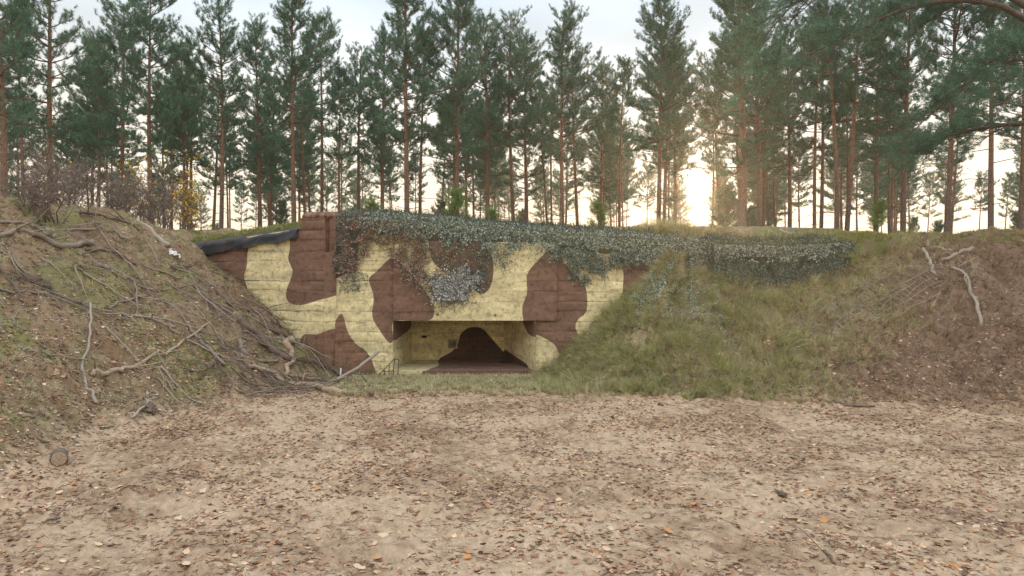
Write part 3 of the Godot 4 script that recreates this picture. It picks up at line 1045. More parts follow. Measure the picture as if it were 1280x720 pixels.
	for j in 6:
		for i in n + 1:
			var a := lerpf(-0.15, 2.62, float(i) / n)
			var f := j / 5.0
			var topy := 2.44 + 0.24 * a / 2.66
			var drop: float = 0.17 + nz.get_noise_1d(a * 6.0) * 0.05 + 0.05 * (1.0 - a / 2.66)
			var p := tl + dir * a + up * (topy - drop * f) + nrm * (0.025 + 0.03 * f + nz.get_noise_2d(a * 7.0, f * 2.0) * 0.03)
			if j == 0: p -= nrm * 0.14 - up * 0.035
			v.append(p)
	for j in 5:
		for i in n:
			var a := j * (n + 1) + i
			idx.append_array(PackedInt32Array([a, a + n + 1, a + 1, a + 1, a + n + 1, a + n + 2]))
	meta(part("tarpaulin", smooth_mesh(v, idx), M.rubber), "black tarpaulin strip hanging over the top of the left wing wall", "tarpaulin")

func thing_part(called: String, mesh: Mesh, m: Material, parent: Node) -> MeshInstance3D:
	return part(called, mesh, m, parent)

func build_forest() -> void:
	var kinds := []
	var specs := [[201, 0.40, 1.85, 0.095], [202, 0.36, 1.8, 0.10], [203, 0.46, 1.7, 0.088], [204, 0.38, 2.05, 0.10], [205, 0.52, 1.65, 0.08], [206, 0.60, 1.6, 0.075], [207, 0.56, 1.5, 0.07]]
	for s in specs:
		kinds.append(pine(s[0], 10.5, s[1], s[2], s[3], {"density": 5.2}))
	var bushy := [pine(211, 6.0, 0.10, 1.5, 0.07, {"density": 5.5, "snags": 4}), pine(212, 5.0, 0.16, 1.6, 0.06, {"density": 5.5, "snags": 4})]
	var broad := pine(221, 11.0, 0.30, 2.6, 0.19, {"density": 6.0, "sway": 0.5, "snags": 18})
	# trees one can tell apart: x, distance, height factor, kind, lean, label
	var near := [
		[-16.39, 23, 0.986, 3, 0, "thick grey pine trunk at the far left edge"],
		[-17.33, 27, 1.112, 1, 0, "tall pine second from the left edge with a dark full crown"],
		[-21.09, 36, 1.025, 4, 0, "slim pine behind the gap in the crowns on the left"],
		[-13.55, 27, 0.933, 3, 0.02, "pine with a broad dark crown above the yellow saplings"],
		[-17.06, 38, 1.066, 2, 0, "thin pine just right of the broad dark crowned one"],
		[-11.78, 29, 0.970, 2, -0.01, "slender orange trunked pine with a narrow crown on the left"],
		[-11.67, 33, 0.987, 1, 0.02, "pine left of the tarpaulin's right end"],
		[-8.61, 28, 0.988, 0, 0, "tall straight pine above the corner pillar's left side"],
		[-9.31, 35, 1.088, 4, 0, "thin pine directly behind the corner pillar"],
		[-7.80, 36, 0.998, 2, -0.02, "short crowned pine just right of the corner pillar"],
		[-4.03, 27, 1.011, 0, 0, "tall grey trunked pine left of the grey net bundle"],
		[-4.57, 36, 1.064, 4, 0, "slender pine behind the tall grey trunked one"],
		[-2.11, 28, 0.982, 1, 0.01, "tall pine with a forked low limb above the grey net bundle"],
		[-1.22, 33, 1.029, 3, -0.01, "pine with a dense crown above the middle of the bunker"],
		[0.04, 33, 1.050, 2, 0.02, "slim orange pine above the embrasure's right half"],
		[0.67, 35, 1.013, 4, 0, "thin pine close behind the slim orange one"],
		[1.92, 28, 0.886, 0, 0, "straight pine standing clear against the sky in the middle"],
		[3.13, 34, 0.939, 2, 0.03, "thin pine touching the clear standing one on its right"],
		[5.15, 34, 0.873, 4, 0, "lower pine in the gap left of the right hand tall pine"],
		[5.52, 27, 0.904, 1, 0, "tall full pine just left of the sun"],
		[8.39, 37, 1.016, 3, 0, "pine whose trunk stands right beside the sun"],
		[7.36, 23, 0.788, 9, 0, "broad many limbed pine right of the sun"],
		[10.72, 31, 1.088, 3, 0.02, "pine close behind the broad many limbed one"],
		[12.30, 29, 0.921, 4, 0, "left one of a pair of thin orange trunks"],
		[13.46, 31, 0.956, 2, 0, "right one of a pair of thin orange trunks"],
		[12.27, 27, 0.996, 4, 0.03, "bent pine trunk right of the thin pair"],
		[12.64, 27, 1.025, 2, -0.05, "leaning orange pine right of the bent trunk"],
		[14.85, 27, 1.011, 1, 0, "pine with a dark low crown under the overhanging limbs"],
		[14.68, 24, 0.980, 2, -0.01, "thin tall orange trunk under the overhanging limbs"],
		[15.36, 23, 0.887, 0, 0, "thick pine near the right edge"],
		[20.73, 29, 1.075, 3, 0, "pine cut by the right edge"],
		[-22.59, 33, 1.057, 4, 0, "thin pine between the two leftmost trunks"],
		[-17.42, 32, 1.040, 1, 0, "dark pine left of the broad crowned one"],
		[-7.48, 31, 0.757, 4, 0, "low pine behind the net's left end"],
		[-5.93, 33, 0.951, 3, 0, "pine with drooping crown left of the tall grey trunk"],
		[4.69, 38, 0.944, 1, 0, "far pine right of the clear standing one"],
		[13.16, 34, 1.019, 1, 0, "pine between the broad pine and the thin pair"],
		[16.85, 33, 1.093, 0, 0, "pine behind the leaning orange trunk"],
	]
	for a in near:
		rng.seed = int(a[0] * 100.0) + 7000
		plant_pine(broad if a[3] == 9 else kinds[a[3]], "pine_tree", a[5], Vector3(a[0], 2.35, -a[1]), a[2], rr(0, TAU), a[4], "tall pines behind the bunker", "pine tree")
	rng.seed = 77
	var n := 0
	while n < 165:
		var d := 35.0 + 48.0 * rng.randf()
		var x := rr(-0.86, 0.86) * d
		if absf(x / d * 891.0 - 225.0) < 9.0: continue     # the low sun looks through here
		var s := rr(0.78, 1.05)
		plant_pine(kinds[rng.randi_range(2, 6)], "background_pine", "slender pine deep in the wood behind the front row", Vector3(x, 2.35, -d), s, rr(0, TAU), rr(-0.05, 0.05), "pines deep in the wood")
		n += 1
	n = 0
	while n < 34:
		var d := 30.0 + 40.0 * rng.randf()
		var x := rr(-0.80, 0.80) * d
		if absf(x / d * 891.0 - 225.0) < 30.0: continue
		plant_pine(bushy[rng.randi_range(0, 1)], "young_pine", "bushy young pine growing low between the trunks", Vector3(x, 2.35, -d), rr(0.3, 0.6), rr(0, TAU), rr(-0.03, 0.03), "young pines under the tall ones")
		n += 1
	# small seedlings on the crest
	tuft = make_tuft(30, 0.0035)
	var seed_pine := pine(231, 1.0, 0.06, 0.36, 0.014, {"density": 7.0, "size": 0.62, "snags": 0, "step": 2.6, "tint": Color(0.17, 0.26, 0.07)})
	for a in [[-1.08, 14.2, 0.75, "bright green pine seedling on the bunker roof above the grey net bundle"], [-2.9, 15.0, 0.62, "small bright green pine seedling on the roof near the corner pillar"], [1.75, 14.5, 0.55, "low bright green pine seedling on the roof right of the middle"], [-0.4, 15.5, 0.5, "tiny pine seedling behind the middle of the bunker roof"], [6.6, 12.9, 0.42, "dark little pine seedling on the right crest"]]:
		var o := plant_pine(seed_pine, "pine_seedling", a[3], Vector3(a[0], 2.38, -a[1]), a[2], a[0] * 3.0, 0.0, "pine seedlings on the crest", "seedling")
	# pine outside the frame on the right whose limbs reach into the view
	rng.seed = 500
	var t := thing("overhanging_pine", "dark pine at the right edge with long limbs hanging into the upper corner", "pine tree", Vector3(9.9, 2.25, -12.8))
	var tv := PackedVector3Array()
	var ti := PackedInt32Array()
	var tc := PackedColorArray()
	var pts := PackedVector3Array()
	var rad := PackedFloat32Array()
	for i in 12:
		var f := i / 11.0
		pts.append(Vector3(sin(f * 5.0) * 0.12 - 0.3 * f, -0.3 + 11.0 * f, cos(f * 4.0) * 0.1))
		rad.append(0.2 * pow(1.0 - f, 0.7) + 0.02)
	tube(tv, ti, pts, rad, 10, tc, BARK_LOW, 0.1)
	var wv := PackedVector3Array()
	var wi := PackedInt32Array()
	var wc := PackedColorArray()
	var cv := PackedVector3Array()
	var cc := PackedColorArray()
	var dark := Color(0.10, 0.20, 0.13)
	var limbs := [
		[[0, 3.2, 0], [-1.3, 4.0, 0.2], [-2.8, 4.0, 0.3], [-4.2, 3.4, 0.2], [-5.6, 2.75, 0.0]],
		[[0, 3.6, 0], [-1.4, 4.7, -0.4], [-3.0, 4.9, -0.6], [-4.6, 4.4, -0.7], [-5.4, 3.9, -0.8]],
		[[0, 2.5, 0], [-0.8, 2.9, 0.5], [-1.7, 2.85, 0.8], [-2.5, 2.3, 0.9]],
		[[0, 4.5, 0], [-1.0, 5.2, 0.6], [-2.2, 5.2, 1.0], [-3.4, 4.6, 1.3]],
		[[0, 2.0, 0], [-0.6, 2.1, -0.5], [-1.4, 2.0, -1.1], [-1.9, 1.7, -1.4]],
		[[0, 5.5, 0], [-1.2, 6.2, -0.3], [-2.6, 6.2, -0.4], [-4.4, 5.4, -0.4]],
		[[0, 4.0, 0], [1.2, 4.6, 0.3], [2.4, 4.6, 0.4]], [[0, 5.0, 0], [0.8, 5.8, -0.9], [1.4, 6.2, -1.8]],
		[[0, 6.5, 0], [-0.8, 7.4, 0.7], [-1.6, 7.8, 1.2]], [[0, 7.5, 0], [0.7, 8.4, 0.5], [1.2, 8.8, 0.8]], [[0, 8.6, 0], [-0.6, 9.5, -0.4], [-0.9, 10, -0.7]]]
	for l in limbs:
		var q := PackedVector3Array()
		for p in l: q.append(Vector3(p[0], p[1], p[2]))
		var lp := curve(q, 4)
		limb(wv, wi, wc, cv, cc, lp, 0.07, 0.42, 2.0, 1.0, dark, BARK_LOW)
		for k in int(l.size() * 4.5):       # boughs off the limb carry most of the needles
			var i := rng.randi_range(int(lp.size() * 0.35), lp.size() - 2)
			var b := lp[i]
			var along := (lp[i + 1] - lp[i]).normalized()
			var side := along.cross(Vector3.UP).normalized() * (1.0 if k % 2 else -1.0)
			var e := b + (along * rr(0.3, 1.0) + side * rr(0.3, 0.9) + Vector3(0, rr(-0.55, 0.25), 0)) * rr(0.5, 1.2)
			limb(wv, wi, wc, cv, cc, PackedVector3Array([b, b.lerp(e, 0.5) + Vector3(0, 0.06, 0), e]), 0.014, 0.25, 6.5, 0.95, dark, BARK_LOW)
	join(tv, ti, tc, wv, wi, wc)
	part("trunk", smooth_mesh(tv, ti, PackedVector2Array(), tc), M.bark, t)
	part("crown", flat_mesh(cv, cc), M.needles, t)

func build_nets() -> void:
	rng.seed = 900
	var green := [Color(0.29, 0.36, 0.29), Color(0.40, 0.47, 0.39), Color(0.19, 0.245, 0.19), Color(0.60, 0.65, 0.58), Color(0.12, 0.145, 0.115)]
	var rusty := [Color(0.260, 0.130, 0.104), Color(0.650, 0.468, 0.390), Color(0.130, 0.072, 0.058), Color(0.390, 0.221, 0.169)]
	var ochre := [Color(0.325, 0.188, 0.088), Color(0.500, 0.338, 0.188), Color(0.175, 0.100, 0.062)]
	var dark := [Color(0.075, 0.10, 0.08), Color(0.14, 0.185, 0.14), Color(0.24, 0.30, 0.23)]
	var grey := [Color(0.56, 0.57, 0.56), Color(0.70, 0.71, 0.70), Color(0.44, 0.45, 0.45), Color(0.28, 0.29, 0.29)]
	net("camouflage_net", "long grey green camouflage net spread along the top of the bunker front", [
		[xy([-2.79, 2.42, -2.4, 2.30, -1.7, 2.18, -1.21, 2.11, -0.48, 2.05, 0.0, 1.99, 0.61, 1.93, 0.97, 1.86, 1.4, 1.82, 1.94, 1.80, 2.3, 1.76, 3.25, 1.78, 3.3, 2.5, 0.0, 2.62, -2.0, 2.75, -2.75, 2.72]), 21000, green, 1.1],
		[xy([0.1, 2.02, 0.66, 2.0, 0.75, 1.75, 0.95, 1.56, 1.22, 1.44, 1.36, 1.56, 1.42, 1.8, 2.0, 1.7, 2.1, 1.9]), 2300, dark + [green[0]], 1.0],
		[xy([2.35, 1.9, 3.1, 1.9, 3.1, 1.35, 2.7, 1.45, 2.45, 1.6]), 3600, green + dark, 1.1],
		[xy([-0.55, 2.08, 0.15, 2.0, 0.0, 1.75, -0.3, 1.65, -0.45, 1.35, -0.6, 1.5]), 420, dark, 0.9]])
	net("brown_camouflage_net", "brown camouflage net hanging beside the corner pillar on the left", [
		[xy([-2.72, 2.44, -2.2, 2.40, -2.30, 2.0, -2.42, 1.62, -2.70, 1.50]), 4200, rusty, 0.85],
		[xy([-2.72, 2.44, -2.58, 2.44, -2.55, 1.75, -2.70, 1.45]), 900, dark, 1.0],
		[xy([-2.3, 2.36, -1.7, 2.24, -1.30, 2.15, -1.35, 1.75, -1.75, 1.95, -2.1, 2.1, -2.30, 1.95]), 2000, ochre, 0.85],
		[xy([-1.90, 1.92, -1.55, 1.92, -1.20, 1.55, -1.15, 1.28, -1.4, 1.38, -1.75, 1.70]), 900, rusty + [Color(0.42, 0.32, 0.24)], 0.9],
		[xy([-2.66, 1.52, -2.2, 1.58, -2.28, 1.32, -2.6, 1.28]), 120, dark, 1.2],
		[xy([-1.35, 2.12, -0.3, 2.02, -0.42, 1.5, -0.7, 1.15, -1.15, 1.05, -1.3, 1.35]), 1000, ochre + dark, 0.9]])
	net("grey_net_bundle", "tangled grey net bundle hanging on the lintel above the embrasure", [
		[xy([-1.18, 1.46, -1.15, 1.26, -0.91, 1.22, -0.73, 1.26, -0.68, 1.38, -0.80, 1.50, -1.0, 1.48]), 2000, grey, 1.15, 0.03, 0.05],
		[xy([-0.95, 1.52, -0.74, 1.36, -0.56, 1.46, -0.60, 1.60, -0.80, 1.61]), 1000, grey, 1.1, 0.03, 0.06],
		[xy([-1.30, 1.50, -1.2, 1.15, -0.7, 1.12, -0.45, 1.50, -0.6, 1.66]), 500, grey + [Color(0.12, 0.13, 0.13)], 1.0, 0.03, 0.08]])
	net("dark_camouflage_net", "dark green camouflage net draped over the buried wall end on the right", [
		[xy([2.98, 2.02, 3.9, 2.02, 5.1, 2.1, 5.0, 1.75, 4.4, 1.55, 3.8, 1.3, 2.98, 1.05]), 12000, dark, 1.1],
		[xy([3.04, 2.2, 4.2, 2.15, 5.0, 2.15, 5.0, 2.0, 4.2, 1.80, 3.04, 1.88]), 5000, green, 1.0, 0.05]])
	# net spilling onto the bank right of the bunker front
	var xf := []
	var cs := PackedColorArray()
	for i in 4200:
		var x := rr(1.75, 3.05)
		var d := 10.72 - absf(rng.randfn(0.0, 0.28)) * (0.5 + (x - 1.75))
		xf.append(Transform3D(facing(slope_up(x, d), rr(0, TAU)) * Basis.from_euler(Vector3(rr(-0.6, 0.6), 0, rr(-0.6, 0.6))), gp(x, d, rr(0.02, 0.10))))
		cs.append(vary(green[rng.randi_range(0, 4)], 0.2))
	var t := thing("spilled_camouflage_net", "grey green net spilling from the bunker front onto the grassy bank", "camouflage net", Vector3.ZERO, "camouflage nets on the bunker")
	copies("scrim", M.scrap, M.net, xf, cs, t)

func build_branches() -> void:
	rng.seed = 1200
	var D := {
		"A": [0.026, 0.042, -3.56, 9.60, -3.32, 9.74, -3.10, 9.69, -2.70, 9.70, -2.18, 9.26],
		"B": [0.060, 0.024, -3.97, 10.29, -3.65, 10.30, -3.27, 10.22, -2.93, 10.52, -2.57, 10.61, -1.78, 9.09],
		"C": [0.063, 0.026, -3.34, 10.73, -3.31, 10.46, -3.19, 10.36, -3.15, 9.86],
		"D": [0.020, 0.027, -1.97, 10.57, -2.22, 10.34, -2.49, 10.12],
		"E": [0.027, 0.021, -1.93, 10.04, -2.26, 10.04, -2.75, 10.30, -3.10, 9.89],
		"F": [0.029, 0.011, -4.58, 7.75, -4.49, 8.09, -4.44, 8.31, -4.34, 8.89, -4.26, 9.54, -4.23, 10.12],
		"G": [0.011, 0.020, -5.86, 8.16, -5.70, 8.21, -5.50, 8.54, -5.24, 8.83, -5.04, 9.12, -4.75, 9.27, -4.52, 9.26, -4.33, 9.28],
		"H": [0.011, 0.020, -5.04, 8.52, -4.83, 8.14, -4.73, 7.83, -4.50, 7.50, -4.31, 7.40],
		"I": [0.013, 0.022, -4.88, 9.85, -4.62, 9.74, -4.31, 9.58, -4.07, 9.42, -3.75, 9.29],
		"J": [0.037, 0.021, -3.84, 10.03, -3.71, 9.86, -3.52, 9.92, -3.32, 10.07],
		"K": [0.021, 0.021, -4.10, 9.90, -3.93, 9.73, -3.75, 9.80, -3.65, 9.63],
		"M": [0.028, 0.034, -4.09, 10.68, -3.86, 10.77, -3.59, 10.62, -3.39, 10.72],
		"N": [0.023, 0.022, -4.51, 10.80, -4.26, 10.71, -4.02, 10.70, -3.67, 10.55],
		"O": [0.016, 0.009, -3.98, 7.41, -4.01, 7.77, -4.06, 7.96, -4.05, 8.11],
		"P": [0.028, 0.043, -6.39, 8.89, -6.20, 9.20, -5.98, 9.49, -5.88, 10.00],
		"Q": [0.022, 0.023, -6.36, 10.49, -6.11, 10.71, -5.82, 10.89],
		"R": [0.016, 0.022, -6.25, 9.78, -6.07, 10.26, -5.86, 10.44, -5.64, 10.46],
		"S": [0.020, 0.020, -6.61, 9.20, -6.41, 9.42, -6.26, 9.50, -6.08, 9.49],
		"T": [0.036, 0.042, -5.98, 11.40, -5.65, 11.26, -5.37, 11.17],
		"U": [0.023, 0.031, -5.86, 9.63, -5.68, 9.72, -5.46, 9.67],
		"V": [0.026, 0.016, -5.85, 9.79, -5.60, 10.02, -5.34, 10.15],
		"W": [0.021, 0.012, -5.65, 9.76, -5.29, 9.74, -5.09, 9.63, -4.91, 9.33],
		"X": [0.019, 0.013, -5.13, 9.08, -5.07, 9.37, -4.95, 9.69],
		"L1": [0.012, 0.008, -5.14, 7.38, -4.96, 7.62, -4.72, 7.93],
		"L2": [0.014, 0.011, -4.85, 10.54, -4.47, 10.53, -4.07, 10.36, -3.88, 10.17],
		"L3": [0.014, 0.011, -5.32, 10.31, -4.98, 10.45, -4.59, 10.49, -4.21, 10.28],
		"L4": [0.009, 0.010, -4.25, 8.70, -3.98, 8.98, -3.83, 9.36],
		"L5": [0.015, 0.012, -4.13, 11.42, -3.69, 11.14, -3.30, 10.97],
		"L6": [0.010, 0.009, -5.39, 7.50, -5.42, 7.72, -5.48, 8.01],
		"L7": [0.014, 0.009, -6.20, 8.63, -6.02, 8.65, -5.76, 8.55, -5.56, 8.37],
		"L8": [0.014, 0.012, -5.18, 10.73, -4.88, 11.15, -4.50, 11.29],
		"L9": [0.015, 0.011, -5.30, 9.64, -5.04, 9.97, -4.74, 10.36],
		"AA": [0.021, 0.025, 6.56, 10.64, 6.62, 10.44, 6.57, 10.14, 6.38, 9.70],
		"BB": [0.022, 0.031, 6.48, 11.24, 6.41, 10.90, 6.30, 10.65],
		"CC": [0.018, 0.028, 6.12, 11.00, 6.45, 10.89, 6.62, 10.77, 6.74, 10.67],
		"DD": [0.023, 0.025, 6.74, 11.66, 6.78, 11.37, 6.90, 11.18],
		"EE": [0.021, 0.036, 6.65, 11.07, 6.96, 11.13, 7.29, 11.29],
		"FA": [0.021, 0.022, 4.88, 12.99, 4.80, 11.88, 4.86, 11.42],
		"FB": [0.022, 0.022, 5.60, 13.71, 5.09, 11.83, 5.08, 11.46],
		"FC": [0.015, 0.018, 4.77, 11.81, 4.56, 11.55, 4.39, 11.36],
		"FD": [0.020, 0.022, 5.35, 12.39, 5.38, 11.78, 5.44, 11.49],
		"R1": [0.016, 0.013, 3.79, 8.51, 4.01, 8.46, 4.26, 8.34],
		"R2": [0.013, 0.013, 5.39, 10.18, 5.72, 10.20],
		"R3": [0.015, 0.016, 5.16, 11.50, 5.88, 12.04, 6.22, 12.04],
		"R4": [0.013, 0.014, 7.00, 10.14, 7.30, 10.36, 7.58, 10.55],
		"Z1": [0.008, 0.005, 1.80, 4.08, 1.79, 3.91, 1.81, 3.84],
		"Z2": [0.007, 0.006, -2.51, 5.53, -2.33, 5.49, -2.23, 5.57],
		"Z3": [0.005, 0.005, -1.80, 5.10, -1.68, 4.84, -1.58, 4.63],
		"Z4": [0.007, 0.005, -3.01, 4.53, -2.96, 4.63],
	}
	var G := "fallen branches on the left bank"
	var R := "fallen branches on the right bank"
	branch("pole", "pale sawn pole lying lowest in the branch pile, cut end towards the wall", D["A"], G, PackedFloat32Array(), M.barked, 1, "pole")
	branch("log", "long thick dark log running down through the branch pile", D["B"], G, PackedFloat32Array(), M.darkwood, 2, "log")
	branch("branch", "stubby crooked barkless limb standing up in the branch pile", D["C"], G, PackedFloat32Array(), M.barked, 0, "branch")
	branch("branch", "pale thin branch sticking up in front of the bunker corner", D["D"], G, PackedFloat32Array([0.42, 0.2, 0.03]), M.pale, 0, "branch")
	branch("branch", "thin pole lying flat at the right end of the branch pile", D["E"], G, PackedFloat32Array(), M.deadwood, 2, "branch")
	branch("branch", "forked pale branch lying slantwise in the middle of the left bank", D["F"], G, PackedFloat32Array(), M.barked, 6, "branch")
	branch("branch", "very long thin branch arching right across the left bank", D["G"], G, PackedFloat32Array(), M.deadwood, 5, "branch")
	branch("branch", "crooked pale stick with a fork standing on the left bank", D["H"], G, PackedFloat32Array([0.22, 0.08, 0, 0, 0]), M.pale, 2, "branch")
	branch("branch", "straight grey branch running down to the sand beside the green tuft", D["I"], G, PackedFloat32Array(), M.deadwood, 5, "branch")
	branch("branch", "short thick bent branch left of the dark log", D["J"], G, PackedFloat32Array(), M.deadwood, 1, "branch")
	branch("branch", "crooked branch just left of the branch pile", D["K"], G, PackedFloat32Array(), M.deadwood, 3, "branch")
	branch("branch", "mossy branch lying above the dark log", D["M"], G, PackedFloat32Array(), M.darkwood, 2, "branch")
	branch("branch", "thin branch lying highest beside the wing wall", D["N"], G, PackedFloat32Array(), M.darkwood, 3, "branch")
	branch("branch", "small grey twig fork at the foot of the left bank", D["O"], G, PackedFloat32Array(), M.pale, 3, "branch")
	branch("branch", "thick grey branch at the left edge near the crest", D["P"], G, PackedFloat32Array(), M.deadwood, 4, "branch")
	branch("branch", "straight dark branch highest on the left crest", D["Q"], G, PackedFloat32Array(), M.darkwood, 3, "branch")
	branch("branch", "curved grey branch below the highest dark one", D["R"], G, PackedFloat32Array(), M.deadwood, 4, "branch")
	branch("branch", "bent branch on the crest at the left border", D["S"], G, PackedFloat32Array(), M.deadwood, 4, "branch")
	branch("log", "pale peeled log lying on the crest left of the tarpaulin", D["T"], G, PackedFloat32Array(), M.pale, 0, "log")
	branch("branch", "short thick pale branch below the thick grey one", D["U"], G, PackedFloat32Array(), M.deadwood, 1, "branch")
	branch("branch", "dark branch running right from under the thick grey one", D["V"], G, PackedFloat32Array(), M.darkwood, 3, "branch")
	branch("branch", "thin curved branch hanging down the middle of the left bank", D["W"], G, PackedFloat32Array(), M.deadwood, 4, "branch")
	branch("branch", "short bent branch on top of the long arching one", D["X"], G, PackedFloat32Array(), M.deadwood, 1, "branch")
	branch("branch", "thin stick low on the left bank near the border", D["L1"], G, PackedFloat32Array(), M.deadwood, 2, "branch")
	branch("branch", "thin twiggy branch left of the wing wall", D["L2"], G, PackedFloat32Array(), M.deadwood, 6, "branch")
	branch("branch", "twiggy branch between the curved branch and the wing wall", D["L3"], G, PackedFloat32Array(), M.deadwood, 6, "branch")
	branch("branch", "thin twig beside the green tuft", D["L4"], G, PackedFloat32Array(), M.darkwood, 2, "branch")
	branch("branch", "thin branch lying along the foot of the wing wall", D["L5"], G, PackedFloat32Array(), M.darkwood, 4, "branch")
	branch("branch", "short stick at the left border", D["L6"], G, PackedFloat32Array(), M.deadwood, 1, "branch")
	branch("branch", "drooping twig under the thick grey branch at the left border", D["L7"], G, PackedFloat32Array(), M.deadwood, 5, "branch")
	branch("branch", "dark stick just under the tarpaulin", D["L8"], G, PackedFloat32Array(), M.darkwood, 4, "branch")
	branch("branch", "thin twiggy branch in the middle of the left bank", D["L9"], G, PackedFloat32Array(), M.deadwood, 6, "branch")
	branch("branch", "long curved bare branch hanging down the right bank", D["AA"], R, PackedFloat32Array([0.05, 0.05, 0.05, 0.03]), M.pale, 2, "branch")
	branch("branch", "thick short pale stick standing on the right bank", D["BB"], R, PackedFloat32Array([0.1, 0.05, 0]), M.pale, 0, "branch")
	branch("branch", "thin branch lying level across the right bank", D["CC"], R, PackedFloat32Array(), M.pale, 3, "branch")
	branch("branch", "pale twig just under the right crest", D["DD"], R, PackedFloat32Array(), M.pale, 2, "branch")
	branch("branch", "forked dark tipped branch near the right crest", D["EE"], R, PackedFloat32Array(), M.pale, 3, "branch")
	branch("branch", "pale arched stem over the dark net, leftmost", D["FA"], R, PackedFloat32Array([0.1, 0.12, 0]), M.pale, 1, "branch")
	branch("branch", "pale arched stem over the dark net, middle", D["FB"], R, PackedFloat32Array([0.1, 0.12, 0]), M.pale, 1, "branch")
	branch("branch", "short pale stem crossing the dark net", D["FC"], R, PackedFloat32Array([0.05, 0.05, 0]), M.pale, 0, "branch")
	branch("branch", "pale arched stem over the dark net, rightmost", D["FD"], R, PackedFloat32Array([0.05, 0.12, 0]), M.pale, 1, "branch")
	branch("branch", "dark stick lying at the foot of the right bank", D["R1"], R, PackedFloat32Array(), M.darkwood, 0, "branch")
	branch("branch", "short dark stick half way up the right bank", D["R2"], R, PackedFloat32Array(), M.darkwood, 0, "branch")
	branch("branch", "thin pale stick on the mossy crest right of the dark net", D["R3"], R, PackedFloat32Array(), M.pale, 2, "branch")
	branch("branch", "thin stem at the right border of the right bank", D["R4"], R, PackedFloat32Array(), M.pale, 1, "branch")
	branch("fallen_twig", "small forked twig on the sand at the bottom right", D["Z1"], "twigs on the sand", PackedFloat32Array(), M.darkwood, 2, "twig")
	branch("fallen_twig", "dark twig on the sand at the left", D["Z2"], "twigs on the sand", PackedFloat32Array(), M.darkwood, 1, "twig")
	branch("fallen_twig", "thin pale twig on the sand left of centre", D["Z3"], "twigs on the sand", PackedFloat32Array(), M.deadwood, 0, "twig")
	branch("fallen_twig", "short twig on the sand near the left border", D["Z4"], "twigs on the sand", PackedFloat32Array(), M.darkwood, 1, "twig")

	# thin twigs of the brushwood tangle
	for i in 96:
		var d := rr(8.2, 11.2)
		var x := -3.0 - (d - 8.0) * 0.1 - absf(rng.randfn(0.0, 1.4)) if i % 3 else rr(-6.8, -4.0)
		if i % 4 == 1:
			d = rr(9.3, 10.9)
			x = -2.75 - (10.9 - d) * 0.3 - absf(rng.randfn(0.0, 0.5))
		if x > -2.6 - (10.6 - d) * 0.45: continue
		var a := rr(-0.9, 0.5)
		var dv := Vector2(cos(a), sin(a)) * rr(0.25, 0.55)
		branch("thin_twig", "thin twig in the tangle of brushwood on the left bank", [rr(0.006, 0.013), 0.004, x, d, x + dv.x + rr(-0.06, 0.06), d + dv.y, x + dv.x * 2.0, d + dv.y * 2.0 + rr(-0.1, 0.1)], "thin twigs of the brushwood", PackedFloat32Array([0.01, rr(0.0, 0.12), rr(0.0, 0.18)]), [M.deadwood, M.darkwood, M.darkwood, M.pale][i % 4], 3, "twig")

